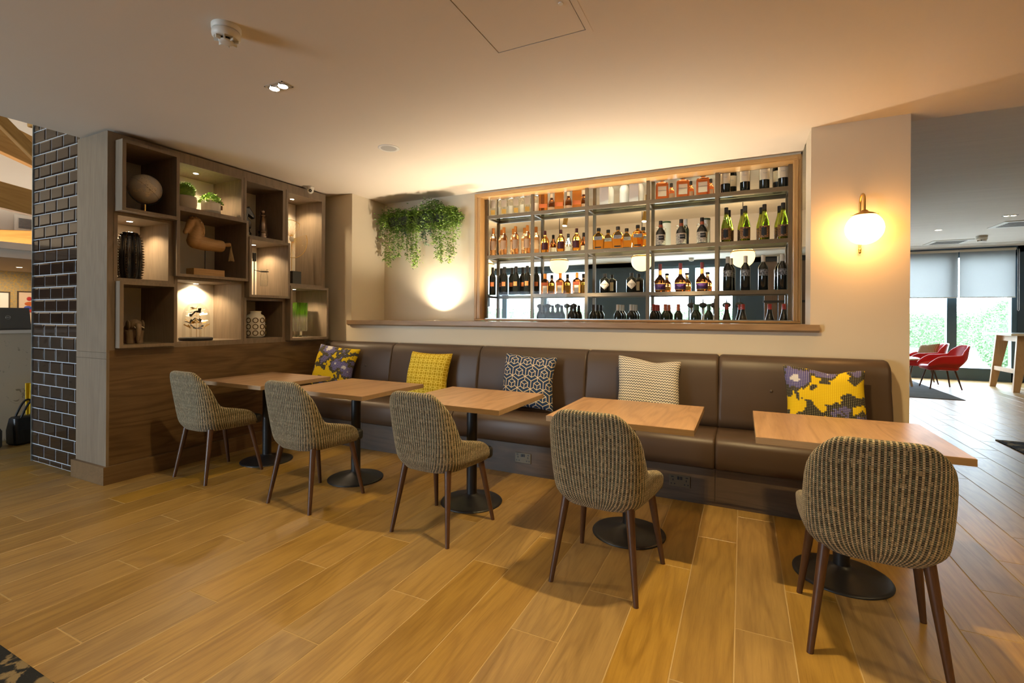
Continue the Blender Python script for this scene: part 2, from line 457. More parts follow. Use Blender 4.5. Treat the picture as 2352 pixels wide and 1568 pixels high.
# hex / cube line pattern
m = Mat('navy_cube_lines'); u, v, _ = m.sep(m.coord('UV'))
def hexline(m, u, v, s, w):
    r3 = math.sqrt(3.0); best = None; res = None
    px = u*s; py = v*s*.95
    loc = []
    for ox, oy in ((0.0, 0.0), (.5, r3/2)):
        x = (px - ox); y = (py - oy)
        lx = x - (x + .5).floor(); ly = y - ((y/r3) + .5).floor()*r3
        loc.append((lx, ly, lx*lx + ly*ly))
    sel = loc[0][2].lt(loc[1][2])
    lx = loc[0][0]*sel + loc[1][0]*(1.0 - sel); ly = loc[0][1]*sel + loc[1][1]*(1.0 - sel)
    ax = lx.abs(); ay = ly.abs()
    hd = ax.max(ax*.5 + ay*.8660)              # 0 at centre, .5 on the hexagon edge
    edge = (hd - .5).abs().lt(w)
    inner = (hd - .27).abs().lt(w*.9)
    ins = hd.lt(.27)
    y1 = (lx.abs()).lt(w*.9)*(ly.lt(0.0))
    y2 = ((ay*.866 - ax*.5).abs()).lt(w*.9)*(ly.gt(0.0))
    spoke = ((ay*.866 - ax*.5).abs()).lt(w*.9)*(ly.lt(0.0))*(hd.gt(.27)) + (lx.abs().lt(w*.9))*(ly.gt(0.0))*(hd.gt(.27))
    return edge.max(inner).max((y1.max(y2))*ins).max(spoke.min(1.0))
ln = hexline(m, u, v, 4.3, .026)
m.set(col=m.mix(ln, (.018, .045, .110), (.66, .56, .40)), rough=.75, spec=.25); K['navy'] = m.m
# zigzag
m = Mat('zigzag_weave'); u, v, _ = m.sep(m.coord('UV'))
z = (v*24.0 + (u*24.0).ping(.5)*1.1).fract()
col = m.mix(z.gt(.60), (.70, .66, .57), (.085, .10, .115))
m.set(col=col, rough=.85, spec=.15); K['zigzag'] = m.m
m = Mat('striped_cushion'); u, v, _ = m.sep(m.coord('UV'))
m.set(col=m.mix((u*14.0).fract().gt(.5), (.48, .34, .20), (.30, .19, .10)), rough=.85); K['stripe'] = m.m
# dark patterned carpet
m = Mat('charcoal_carpet'); c = m.coord(); n = m.noise(c, 9, 4, .65, .5); n2 = m.noise(c, 240, 2)
col = m.mix(n.step(.5, .58), (.02, .022, .026), (.20, .155, .09)); m.set(col=col, rough=.95, spec=.1); m.bump(n2, .4, .003); K['carpet'] = m.m
m = Mat('grey_carpet'); c = m.coord(); n = m.noise(c, 4, 4, .6); m.set(col=m.mix(n, (.05, .055, .06), (.12, .13, .14)), rough=.95, spec=.1); K['carpet_grey'] = m.m
# globe map
m = Mat('antique_globe'); c = m.coord(); n = m.noise(c, 13, 6, .62); n2 = m.noise(c, 90, 3, .7)
land = n.step(.50, .56); ink = n2.step(.56, .64)
col = m.mix(land, (.42, .38, .33), (.58, .50, .36)); col = m.mix(ink*land*.7, col, (.13, .09, .05))
m.set(col=col, rough=.3, spec=.5); K['globe'] = m.m
m = Mat('marble_desk'); c = m.coord(); n = m.noise(c, 6, 5, .7, 1.4); m.set(col=m.mix(n.step(.60, .66), (.62, .55, .43), (.30, .25, .18)), rough=.3); K['marble'] = m.m
m = Mat('gold_wallpaper'); c = m.coord()
vn = m.N('ShaderNodeTexVoronoi'); vn.feature = 'DISTANCE_TO_EDGE'; vn.inputs['Scale'].default_value = 15.0; m.nt.links.new(c, vn.inputs['Vector'])
e = X(m.nt, vn.outputs['Distance']); n = m.noise(c, 12, 2)
m.set(col=m.mix(e.step(.03, .07), (.60, .36, .06), m.mix(n, (.30, .24, .14), (.46, .36, .19))), rough=.5); K['wallpaper'] = m.m
K['beam'] = wood('orange_timber_beam', (.36, .16, .03), (.60, .31, .08), 'y', 8, .5, .4)
K['beam_x'] = wood('orange_timber_beam_cross', (.36, .16, .03), (.60, .31, .08), 'x', 8, .5, .4)
K['carved'] = wood('carved_mango_wood', (.30, .16, .055), (.58, .36, .15), 'y', 22, .55, .35)
K['elephant'] = wood('carved_grey_wood', (.13, .085, .05), (.26, .18, .11), 'z', 24, .6, .3)
K['red'] = plain('red_moulded_shell', (.55, .018, .020), .32)
K['pine'] = wood('pale_beech', (.42, .27, .15), (.60, .43, .27), 'z', 14, .45, .3)
K['linen'] = plain('linen_pot', (.50, .44, .35), .8)
# ================================================================ the setting
ZC, ZF = 2.80, 2.93           # ceiling of the seating bay / of the lounge and bar beyond
YF, YB = 4.29, 4.87           # front plane of the back wall, back of the recess
XD = -4.495                   # face of the display wall
YFAC = 13.87                  # glazed garden facade

# ---- floor: wood-look planks laid along Y, thirds bond
fl = MB(); fl.box((-16.2, -4.6, -.12), (8.2, 14.0, -.0012)); floor = struct('floor', fl, K['grout'], 'light oak plank floor with pale joints', 'floor')
PW, PL, PX0 = .2165, 1.283, -.022
OFF = {0: .983, 1: 1.40, 2: 1.84}
cells = []
for k in range(-74, 38):
    x0 = PX0 + k*PW
    if x0 < -16 or x0 > 8: continue
    o0 = OFF[k % 3] - 5*PL
    for j in range(0, 16):
        y0 = o0 + j*PL
        ya, yb = max(y0, -4.5), min(y0 + PL, 13.75)
        if yb - ya < .05: continue
        cx, cyy = x0 + PW/2, (ya+yb)/2
        # the planks that can show: in front of the camera and not inside walls
        d = Vector((cx, cyy, 0)) - CAM; w = d.dot(FW)
        full = abs((yb - ya) - PL) < 1e-4
        vis = False; size = 0
        if w > .35:
            uu = PCX + FPX*d.dot(RC)/w; vv = PCY - FPX*d.dot(UC)/w
            if -500 < uu < 2852 and vv < 2200:
                vis = True; size = PW*PL/(w**3)
        if 4.3 < cyy < 11 and -5 < cx < .9: vis = False
        if cyy > 2.2 and -5.9 < cx < -4.5: vis = False
        if cyy > 3.75 and -5 < cx < .9: vis = False
        if -5 < cx and cx < -4.5 and cyy > 3.0: vis = False
        cells.append((vis, size, x0, ya, yb, full))
vis = sorted([c for c in cells if c[0]], key=lambda c: -c[1])
def plank_mb(L):
    b = MB(); g = .0018; h = PW/2 - g; l = L/2 - g; e = .0018
    vs = [(-h,-l,-.01),(h,-l,-.01),(h,l,-.01),(-h,l,-.01),(-h,-l,-e),(h,-l,-e),(h,l,-e),(-h,l,-e),(-h+e,-l+e,0),(h-e,-l+e,0),(h-e,l-e,0),(-h+e,l-e,0)]
    b.add(vs, [(8,9,10,11),(4,5,9,8),(5,6,10,9),(6,7,11,10),(7,4,8,11),(0,1,5,4),(1,2,6,5),(2,3,7,6),(3,0,4,7)])
    return b
PLANK = plank_mb(PL).mesh('plank', K['floor'])
rest = MB()
for i, (vv_, sz, x0, ya, yb, full) in enumerate(vis):
    if i < 300:
        me = PLANK if full else plank_mb(yb - ya).mesh('plank', K['floor'])
        o = link('plank', me, floor); o.location = (x0 + PW/2, (ya+yb)/2, 0)
    else:
        p = plank_mb(yb - ya); rest.add(p.v, p.f, T(x0 + PW/2, (ya+yb)/2, 0))
for c in cells:
    if not c[0]:
        p = plank_mb(c[4]-c[3]); rest.add(p.v, p.f[:5], T(c[2] + PW/2, (c[3]+c[4])/2, 0))
K['floor_far'] = wood('oak_floor_far', (.205, .117, .029), (.435, .278, .080), 'y', 13, .36, .45)
tag(rest.build('plank_field', K['floor_far'], floor), kind='stuff')

# ---- ceiling of the bay with the flush access hatch
HX0, HX1, HY0, HY1 = -1.228, -.726, 1.70, 2.348
cl = MB(); z0, z1 = ZC, ZC + .13
cl.box((-4.95, -4.6, z0), (HX0, 4.46, z1)); cl.box((HX1, -4.6, z0), (8.2, 4.46, z1))
cl.box((-4.95, 4.46, z0), (.47, 5.0, z1)); cl.box((HX0, -4.6, z0), (HX1, HY0, z1)); cl.box((HX0, HY1, z0), (HX1, 4.46, z1))
ceiling = struct('ceiling', cl, K['ceil'], 'smooth cream ceiling over the seating bay', 'ceiling')
h = MB(); h.box((HX0+.004, HY0+.004, ZC+.0005), (HX1-.004, HY1-.004, ZC+.02)); hatch = h.build('access_hatch', K['ceil'], ceiling)
h = MB(); h.lathe([(.011, -.004), (.012, -.001), (.012, .002)], 16, T(-.772, 2.10, ZC)); h.build('hatch_lock', K['white'], hatch)
h = MB()
for a, b in (((HX0-.03, HY0), (HX0, HY1+.03)), ((HX1, HY0), (HX1+.03, HY1+.03)), ((HX0, HY1), (HX1, HY1+.03))):
    h.box((a[0], a[1], ZC-.0012), (b[0], b[1], ZC+.001))
h.build('hatch_frame', K['ceil'], ceiling)
h = MB(); h.box((HX0, HY0, ZC+.03), (HX1, HY1, ZC+.05)); h.build('hatch_void', K['ceil'], ceiling)
cf = MB(); cf.box((-4.95, 5.0, ZF), (.47, 14.0, ZF + .12)); cf.box((.47, 4.46, ZF), (8.2, 14.0, ZF + .12))
struct('ceiling_lounge', cf, K['ceil_far'], 'pale limed ceiling of the lounge beyond the pillar', 'ceiling')

# ---- back wall: low wall, pilaster, recess, pillar
wb = MB()
wb.box((-4.97, YF, 0), (-4.208, 5.0, ZC)); wb.box((-4.208, YF, 0), (.47, 5.0, 1.235))
wb.box((-4.208, YB, 1.235), (-2.84, 5.0, ZC)); wb.box((-2.84, YB, 2.778), (.47, 5.0, ZC)); wb.box((.458, YB, 1.235), (.47, 5.0, ZC))
wb.box((-6.5, 5.0, 0), (-4.97, 5.06, ZF)); wb.box((-4.97, 4.90, ZC+.0), (.47, 5.0, ZF+.05))
wall_back = struct('wall_back', wb, K['wall'], 'cream wall with a deep recess around the bar hatch', 'wall')
wp = MB(); wp.box((.47, YF, 0), (1.075, 4.62, ZF))
struct('wall_pillar', wp, K['wall'], 'cream pillar carrying the globe wall light', 'wall')
lg = MB()
prof = [(4.235, 1.288), (4.235, 1.243), (4.262, 1.228), (4.95, 1.228), (4.95, 1.288)]
n = len(prof); xs = (-4.232, .525)
lg.add([(xs[0], y, z) for y, z in prof] + [(xs[1], y, z) for y, z in prof], [list(range(n)), list(range(n, 2*n))[::-1]] + [(i, n+i, n+(i+1) % n, (i+1) % n) for i in range(n)])
ledge = weld(lg.build('trim_ledge', K['ledge'])); struct('', ledge, None, 'long oak ledge running under the bar hatch', 'ledge')

# ---- hatch window frame + pane
wf = link('window_1', None); tag(wf, 'oak framed hatch looking through to the bar shelves', 'window', None, 'structure')
WX0, WX1, WZ0, WZ1 = -2.842, .458, 1.290, 2.777
for nm, a, b, mt_ in (('head', (WX0, 4.845, 2.728), (WX1, 5.02, WZ1), 'frame'), ('sill', (WX0, 4.845, WZ0), (WX1, 5.02, 1.312), 'frame'),
                  ('jamb', (WX0, 4.845, 1.312), (-2.762, 5.02, 2.728), 'frame_v'), ('jamb', (.402, 4.845, 1.312), (WX1, 5.02, 2.728), 'frame_v')):
    b_ = MB(); b_.box(a, b, None, .004); fr = b_.build('window_' + nm, K[mt_], wf)
    c_ = MB()
    if nm == 'head': c_.box((WX0+.03, 4.836, 2.742), (WX1-.03, 4.845, 2.762), None, .002)
    elif nm == 'jamb': c_.box((a[0]+.02, 4.836, 1.312), (a[0]+.035, 4.845, 2.742), None, .002)
    else: c_.box((WX0+.03, 4.838, 1.296), (WX1-.03, 4.845, 1.306), None, .002)
    c_.build('moulding', K[mt_], fr)
p = MB(); p.quad((-2.762, 4.935, 1.312), (.402, 4.935, 1.312), (.402, 4.935, 2.728), (-2.762, 4.935, 2.728)); p.build('window_pane', K['hatchpane'], wf)
for zz in (1.312,):
    p = MB(); p.box((-2.762, 4.925, zz), (.402, 4.945, zz+.008)); p.build('glazing_bead', K['steel'], wf)
p = MB(); p.box((-2.75, 5.025, 2.758), (.39, 5.05, 2.772)); p.build('led_strip', K['led'], wf)

# ---- tiled pillar by the entrance: each tile a bevelled piece
tp = thing('tiled_pillar', 'pillar clad in glossy dark brown bevelled metro tiles', 'pillar', (-5.4, 2.5, 0))
TX0, TX1, TY, TZ1 = -5.832, -4.966, 2.004, 3.06
b = MB(); b.box((TX0+5.4+.003, TY-2.5+.010, 0), (TX1+5.4-.002, .55, TZ1)); b.build('core', K['tile_grout'], tp)
def tile_mesh(w, h):
    b = MB(); e = min(.013, w*.3, h*.3); g = .003; d = .0058
    x0, x1, z0, z1 = g, w-g, g, h-g
    vs = [(x0,0,z0),(x1,0,z0),(x1,0,z1),(x0,0,z1),(x0,-.0008,z0),(x1,-.0008,z0),(x1,-.0008,z1),(x0,-.0008,z1),(x0+e,-d,z0+e),(x1-e,-d,z0+e),(x1-e,-d,z1-e),(x0+e,-d,z1-e)]
    b.add(vs, [(8,9,10,11),(4,5,9,8),(5,6,10,9),(6,7,11,10),(7,4,8,11),(0,1,5,4),(1,2,6,5),(2,3,7,6),(3,0,4,7)])
    return b.mesh('tile', K['tile'])
TW, TH = .2165, .1092; cache = {}
row = 0; z = .047 - TH
while z < TZ1 - .02:
    za, zb = max(z, 0.0), min(z + TH, TZ1)
    xs = [0, TW, 2*TW, 3*TW, 4*TW] if row % 2 == 1 else [0, .5*TW, 1.5*TW, 2.5*TW, 3.5*TW, 4*TW]
    for a, c in zip(xs[:-1], xs[1:]):
        key = (round(c-a, 4), round(zb-za, 4))
        if key not in cache: cache[key] = tile_mesh(*key)
        o = link('tile', cache[key], tp); o.location = (TX0 + 5.4 + a, TY - 2.5 + .010, za)
    z += TH; row += 1
b = MB()
b.box((TX0+5.4-.006, TY-2.5-.004, 0), (TX0+5.4+.004, TY-2.5+.02, TZ1)); b.build('edge_trim', K['steel'], tp)
b = MB(); b.box((TX1+5.4-.005, TY-2.5-.004, 0), (TX1+5.4+.003, TY-2.5+.02, TZ1)); b.build('edge_trim', K['steel'], tp)

# ---- garden facade: frames, panes, piers
fw_ = MB()
def pier(x0, x1): fw_.box((x0, YFAC, 0), (x1, YFAC+.25, ZF))
pier(-4.2, -2.45); pier(-.15, 2.6); pier(5.30, 8.2); pier(-16.2, -9.6)
fw_.box((-16.2, YFAC, 2.80), (8.2, YFAC+.25, ZF+.12))
struct('wall_garden', fw_, K['slate'], 'slate blue piers and head of the garden facade', 'wall')
wi = 2
for (x0, x1, mull) in ((-9.6, -4.2, (-8.3, -7.0, -5.6)), (-2.45, -.15, (-1.25,)), (2.6, 5.30, (4.225,))):
    w_ = link('window_%d' % wi, None); wi += 1
    tag(w_, {2: 'wide blue framed glazing at the far end of the bar', 3: 'blue framed garden window behind the beer taps', 4: 'floor to ceiling garden window with roller blinds behind the red chairs'}[wi-1], 'window', None, 'structure')
    for a, c in (((x0, YFAC+.02, 0), (x1, YFAC+.16, .27)), ((x0, YFAC+.02, 2.72), (x1, YFAC+.16, 2.80)), ((x0, YFAC+.02, 0), (x0+.07, YFAC+.16, 2.8)), ((x1-.09, YFAC+.02, 0), (x1, YFAC+.16, 2.8))):
        b = MB(); b.box(a, c); b.build('window_frame', K['slate_frame'], w_)
    for mx_ in mull:
        b = MB(); b.box((mx_-.085, YFAC+.02, .27), (mx_+.085, YFAC+.16, 2.72)); b.build('mullion', K['slate_frame'], w_)
    es = [x0+.07] + [q for mm in mull for q in (mm-.085, mm+.085)] + [x1-.09]
    for i in range(0, len(es), 2):
        b = MB(); b.quad((es[i], YFAC+.09, .27), (es[i+1], YFAC+.09, .27), (es[i+1], YFAC+.09, 2.72), (es[i], YFAC+.09, 2.72)); b.build('window_pane', K['pane'], w_)

# ---- outer shell (keeps the daylight to the windows)
sh = MB(); sh.box((8.0, -4.6, 0), (8.2, 14, ZF)); struct('wall_right', sh, K['wall'], 'plain cream wall at the far side of the lounge', 'wall')
sh = MB(); sh.box((-5.0, -4.7, 0), (8.2, -4.5, ZF)); sh.box((-16.2, -4.7, 0), (-7.6, -4.5, 6.3)); sh.box((-7.6, -4.7, 2.2), (-4.85, -4.5, 6.3)); struct('wall_front', sh, K['wall'], 'cream wall around the entrance glazing', 'wall')
w_ = link('window_5', None); tag(w_, 'glazed entrance front in blue grey frames', 'window', None, 'structure')
for i in range(3):
    b = MB(); x = -7.6 + i*1.3; b.box((x-.04, -4.62, 0), (x+.04, -4.54, 2.2)); b.build('mullion', K['slate_frame'], w_)
for i in range(2):
    b = MB(); x = -7.6 + i*1.3; b.quad((x+.04, -4.58, 0), (x+1.26, -4.58, 0), (x+1.26, -4.58, 2.2), (x+.04, -4.58, 2.2)); b.build('window_pane', K['pane'], w_)

# ================================================================ banquette
bq = thing('banquette', 'long brown leather banquette built along the cream back wall', 'banquette', (-1.8, 3.95, 0))
BX = [-4.475, -3.447, -2.349, -1.249, -.168, .935]
def extrude_x(b, prof, x0, x1, r, M=None):
    """closed (y,z) profile swept along x, edges rolled in at both ends"""
    cy_ = sum(p[0] for p in prof)/len(prof); cz_ = sum(p[1] for p in prof)/len(prof)
    st = [(0, 1.0), (.15, .55), (.4, .22), (.75, .05), (1, 0)]
    xs = [(x0 + r*a, r*e) for a, e in st] + [(x1 - r*a, r*e) for a, e in reversed(st)]
    n = len(prof); vs = []; fs = []
    for x, e in xs:
        for y, z in prof:
            d = Vector((cy_-y, cz_-z)); l = d.length; d = d/l*min(e, l*.4)
            vs.append((x, y + d.x, z + d.y))
    for i in range(len(xs)-1):
        for k in range(n):
            q = (k+1) % n; fs.append((i*n+k, i*n+q, (i+1)*n+q, (i+1)*n+k))
    b.add(vs, fs, M, True); b.add(vs[:n], [list(range(n))[::-1]], M); b.add(vs[-n:], [list(range(n))], M)
oy = -3.95
backp = [(4.045,.47),(4.050,.56),(4.068,.70),(4.090,.84),(4.108,.93),(4.122,.985),(4.145,1.020),(4.185,1.040),(4.235,1.042),(4.282,1.034),(4.286,.80),(4.286,.47)]
seatp = [(3.650,.264),(3.622,.285),(3.612,.33),(3.610,.39),(3.614,.44),(3.628,.473),(3.655,.490),(3.72,.497),(3.90,.492),(4.06,.484),(4.08,.40),(4.08,.264)]
for i in range(5):
    x0, x1 = BX[i]+1.8, BX[i+1]+1.8
    b = MB(); extrude_x(b, [(y+oy, z) for y, z in backp], x0, x1, .022 if i < 4 else .03); bk = weld(b.build('back_cushion', K['leather'], bq))
    for f in (1/3., 2/3.):
        xx = x0 + (x1-x0)*f
        b = MB(); b.ball((xx, 4.082+oy, .785), (.013, .007, .013), 12, 8); b.build('button', K['leather'], bk)
    b = MB(); extrude_x(b, [(y+oy, z) for y, z in seatp], x0, x1, .018); weld(b.build('seat_cushion', K['leather'], bq))
    b = MB(); b.box((x0+.0015, 3.665+oy, .035), (x1-.0015, 3.70+oy, .268)); b.build('plinth_panel', K['plinth'], bq)
b = MB(); b.box((BX[0]+1.8, 3.70+oy, 0), (BX[5]+1.8-.01, 4.28+oy, .262)); b.build('carcass', K['plinth'], bq)
b = MB(); b.box((BX[0]+1.8, 3.675+oy, 0), (BX[5]+1.8, 3.70+oy, .035)); b.build('kick_strip', K['plinth'], bq)
# twin wall sockets in the plinth
for sx, lab in ((-1.66, 'double socket in the banquette plinth between two tables'), (-.405, 'double socket in the banquette plinth behind the tweed chair')):
    t = thing('double_socket', lab, 'socket', (sx, 3.6643, .145))
    b = MB(); b.box((-.073, -.007, -.043), (.073, 0, .043), None, .003); b.build('face_plate', plain('socket_plate', (.12, .098, .065), .35, metal=.4) if 'sockm' not in K else K['sockm'], t)
    for s in (-1, 1):
        b = MB()
        b.box((s*.046-.004, -.0076, .000), (s*.046+.004, -.006, .014)); b.box((s*.046-.016, -.0076, -.026), (s*.046-.007, -.006, -.017)); b.box((s*.046+.007, -.0076, -.026), (s*.046+.016, -.006, -.017))
        b.build('socket_holes', K['black'], t)
        b = MB(); b.box((s*.010-.008, -.010, .010), (s*.010+.008, -.006, .034), None, .002); b.build('rocker_switch', K['black'], t)
        b = MB(); b.box((s*.050-.009, -.0076, .024), (s*.050+.009, -.006, .032)); b.build('usb_port', K['black'], t)

# ================================================================ tables
def make_table():
    t = thing('cafe_table', 'table', 'table')
    b = MB(); b.box((-.406, -.366, .7255), (.406, .366, .756), None, .0015); b.build('table_top', K['table'], t)
    b = MB(); e = .0022
    for a, c in (((-.406-e, -.366-e, .7235), (.406+e, -.366, .7548)), ((-.406-e, .366, .7235), (.406+e, .366+e, .7548)), ((-.406-e, -.366, .7235), (-.406, .366, .7548)), ((.406, -.366, .7235), (.406+e, .366, .7548))): b.box(a, c)
    b.build('edge_band', K['table_edge'], t)
    b = MB(); b.box((-.16, -.16, .716), (.16, .16, .7255), None, .002); b.build('mounting_plate', K['black'], t)
    b = MB(); b.cyl((0, 0, .03), (0, 0, .72), .0375, n=28); b.build('column', K['black'], t)
    b = MB(); b.lathe([(.221, 0), (.222, .004), (.219, .009), (.205, .0125), (.165, .019), (.12, .029), (.085, .039), (.056, .049), (.044, .056), (.040, .062)], 48); b.build('base', K['black'], t)
    return t
TX = [-3.95, -2.865, -1.757, -.628, .470]
tl = ['oak topped pedestal table beside the display wall', 'oak topped pedestal table in front of the mustard cushion', 'oak topped pedestal table in front of the navy cushion', 'oak topped pedestal table in front of the zigzag cushion', 'oak topped pedestal table at the pillar end of the banquette']
tab0 = make_table()
for i, x in enumerate(TX):
    t = tab0 if i == 0 else copy_tree(tab0)
    t.location = (x, 2.978, 0); tag(t, tl[i], 'table', 'pedestal tables along the banquette')

# ================================================================ tweed chairs
def lerp_tab(tab, t):
    for (a, va), (b, vb) in zip(tab[:-1], tab[1:]):
        if t <= b: return va + (vb-va)*((t-a)/(b-a))
    return tab[-1][1]
RIM_T = [(0, .888), (.22, .888), (.30, .884), (.36, .868), (.42, .838), (.48, .795), (.52, .757), (.56, .708)]
RIM_Y = [(-.24, .735), (-.21, .703), (-.18, .652), (-.15, .613), (-.11, .592), (-.06, .580), (.02, .562), (.09, .543), (.14, .518), (.17, .488), (.19, .44)]
def shell_xy(t, z, inset):
    s = -1 if t < 0 else 1; a = abs(t)
    Wd = lerp_tab([(.40, .212), (.46, .234), (.55, .241), (.66, .242), (.80, .236), (.90, .220)], z)
    Bk = lerp_tab([(.40, .215), (.46, .232), (.60, .252), (.90, .300)], z)
    if z < .46: tk = .022*((.46 - z)/.06)**2
    else: tk = 0
    Wd -= tk + inset; Bk -= tk + inset
    r = lerp_tab([(.40, .12), (.60, .10), (.90, .075)], z) - inset*.6; r = max(r, .03); yf = .192
    if a <= .30:
        f = a/.30; x = f*(Wd-r); y = -Bk
    elif a <= .56:
        q = (a-.30)/.26*PI/2; x = Wd-r+r*math.sin(q); y = -Bk+r-r*math.cos(q)
    else:
        f = (a-.56)/.44; y0 = -Bk+r; x = Wd + .030*f - .014*f**4; y = y0 + f*(yf-y0)
    y -= .016*max(0, 1-(x/Wd)**2)
    return s*x, y
def make_chair():
    t = thing('tweed_chair', 'chair', 'chair')
    NT, NV, NI = 52, 12, 7
    ts = [-1 + 2*i/NT for i in range(NT+1)]
    # denser at the ends
    rows = []
    def rim(tt):
        a = abs(tt)
        if a <= .56: return lerp_tab(RIM_T, a)
        x, y = shell_xy(tt, .6, 0); return lerp_tab(RIM_Y, y)
    z0 = .404; TH_ = .046
    arc = [0]; 
    for i in range(NT):
        a = Vector(shell_xy(ts[i], .6, 0)); c = Vector(shell_xy(ts[i+1], .6, 0)); arc.append(arc[-1] + (c-a).length)
    cols = []
    for tt in ts:
        rz = rim(tt); col = []
        for j in range(NV+1):
            z = z0 + (rz - .012 - z0)*j/NV; x, y = shell_xy(tt, z, 0); col.append((x, y, z, z))
        x, y = shell_xy(tt, rz, .010); col.append((x, y, rz-.002, rz))
        x, y = shell_xy(tt, rz, .023); col.append((x, y, rz+.002, rz+.013))
        x, y = shell_xy(tt, rz, .036); col.append((x, y, rz-.002, rz+.026))
        zi = .445
        for j in range(NI+1):
            z = rz - .012 + (min(zi, rz-.02) - (rz-.012))*j/NI; x, y = shell_xy(tt, z, TH_); col.append((x, y, z, rz + .03 + (rz - z)))
        cols.append(col)
    m = len(cols[0]); vs = []; uvv = []
    for i, c in enumerate(cols):
        for p in c: vs.append(p[:3]); uvv.append((arc[i], p[3]))
    fs = []; uvs = []
    for i in range(NT):
        for j in range(m-1):
            f = (i*m+j, (i+1)*m+j, (i+1)*m+j+1, i*m+j+1); fs.append(f); uvs.append([uvv[k] for k in f])
    b = MB(); b.add(vs, fs, None, True, uvs)
    sh_ = b.build('tweed_shell', K['tweed'], t)
    sm = sh_.modifiers.new('smooth', 'SUBSURF'); sm.levels = 1; sm.render_levels = 1
    # facing panels closing the front ends of the arms, underside
    for i, flip in ((0, False), (NT, True)):
        b = MB()
        idx = list(range(m)); pts = [vs[i*m+k] for k in idx]
        c = Vector((0, 0, 0))
        for p in pts: c += Vector(p)
        c /= len(pts); n0 = len(pts)
        b.add(pts + [tuple(c + Vector((0, .006, 0)))], [((k, (k+1) % n0, n0) if flip else ((k+1) % n0, k, n0)) for k in range(n0)], None, True)
        b.build('arm_facing', K['tweed_face'], t)
    b = MB(); bot = [vs[i*m] for i in range(NT+1)]; n0 = len(bot)
    b.add(bot + [(0, 0, z0)], [(k, (k+1) % n0, n0) for k in range(n0)]); b.build('underside', K['black'], t)
    # seat pad
    b = MB(); bm = bmesh.new(); bmesh.ops.create_cube(bm, size=1)
    for v in bm.verts: v.co = Vector((v.co.x*.385, .030 + v.co.y*.400, .458 + v.co.z*.058))
    bmesh.ops.bevel(bm, geom=bm.edges[:], offset=.024, segments=4, profile=.5, affect='EDGES')
    b.frombm(bm, None, True); b.build('seat_pad', K['seat'], t)
    b = MB(); bm = bmesh.new(); bmesh.ops.create_cube(bm, size=1)
    for v in bm.verts: v.co = Vector((v.co.x*.475, .208 + v.co.y*.060, .448 + v.co.z*.078))
    bmesh.ops.bevel(bm, geom=bm.edges[:], offset=.022, segments=3, profile=.5, affect='EDGES')
    b.frombm(bm, None, True); b.build('front_border', K['seat'], t)
    for sx in (-1, 1):
        for (y0, y1, x0, x1) in ((-.165, -.233, .165, .216), (.155, .233, .185, .234)):
            b = MB(); b.lathe([(.0125, 0), (.0225, 1.12)], 14, Matrix(((1, 0, sx*(x0-x1), sx*x1), (0, 1, y0-y1, y1), (0, 0, .412, 0), (0, 0, 0, 1))))
            b.build('leg', K['walnut'], t)
    return t
CH = [(-3.99, 2.552, -1.5), (-2.812, 2.525, -2.2), (-1.722, 2.555, -3.8), (-.632, 2.472, -4.2), (.478, 2.455, -3.0)]
cl_ = ['tweed upholstered chair at the table by the display wall, grey in the daylight', 'tweed upholstered chair at the table before the mustard cushion', 'tweed upholstered chair at the table before the navy cushion', 'tweed upholstered chair at the table before the zigzag cushion', 'tweed upholstered chair at the table by the pillar']
ch0 = make_chair()
for i, (x, y, a) in enumerate(CH):
    t = ch0 if i == 0 else copy_tree(ch0)
    t.location = (x, y, 0); t.rotation_euler = (0, 0, math.radians(a)); tag(t, cl_[i], 'chair', 'tweed chairs facing the banquette')

# ================================================================ scatter cushions
def cushion(name, label, mat, loc, size, rz, lean, roll, thick=.075, puff=1.0, fold=0.0):
    n = 18; b = MB(); h = size/2
    def P_(i, j, s):
        u = -1 + 2*i/n; v = -1 + 2*j/n
        pin = 1 - .075*(1-u*u)**1 * abs(v)**3; pin2 = 1 - .075*(1-v*v)*abs(u)**3
        th = thick*((1-u**4)**.6 if abs(u) < 1 else 0)*((1-v**4)**.6 if abs(v) < 1 else 0)
        x = u*h*pin2; z = v*h*pin
        wr = .006*math.sin(u*5+v*3+loc[0]*7)*math.sin(v*4-u*2)
        x += .012*math.sin(v*2.3+loc[0]*5)*abs(u); z -= fold*.05*math.exp(-((u-.15)/.35)**2)*max(0, v)**3
        return (x, s*(th + wr*(1 if th > .01 else 0)), z + h)
    for s in (-1, 1):
        vs = [P_(i, j, s) for i in range(n+1) for j in range(n+1)]
        fs = []; uvs = []
        for i in range(n):
            for j in range(n):
                q = [i*(n+1)+j, (i+1)*(n+1)+j, (i+1)*(n+1)+j+1, i*(n+1)+j+1]; w = [(i/n, j/n), ((i+1)/n, j/n), ((i+1)/n, (j+1)/n), (i/n, (j+1)/n)]
                if s > 0: q.reverse(); w.reverse()
                fs.append(q); uvs.append(w)
        b.add(vs, fs, None, True, uvs)
    o = b.build(name, mat)
    bm = bmesh.new(); bm.from_mesh(o.data); bmesh.ops.remove_doubles(bm, verts=bm.verts[:], dist=1e-5); bm.to_mesh(o.data); bm.free()
    subsurf(o, 1)
    o.matrix_world = T(*loc) @ RZ(rz) @ RX(-lean) @ RY(roll)
    tag(o, label, 'cushion', 'scatter cushions on the banquette'); return o
cushion('scatter_cushion', 'yellow and purple floral cushion in the corner by the display wall', K['floral1'], (-4.09, 3.84, .528), .50, math.radians(20), math.radians(17), math.radians(7))
cushion('scatter_cushion', 'mustard yellow cushion with a lattice of circles', K['mustard'], (-2.845, 3.885, .499), .50, math.radians(4), math.radians(15), math.radians(1))
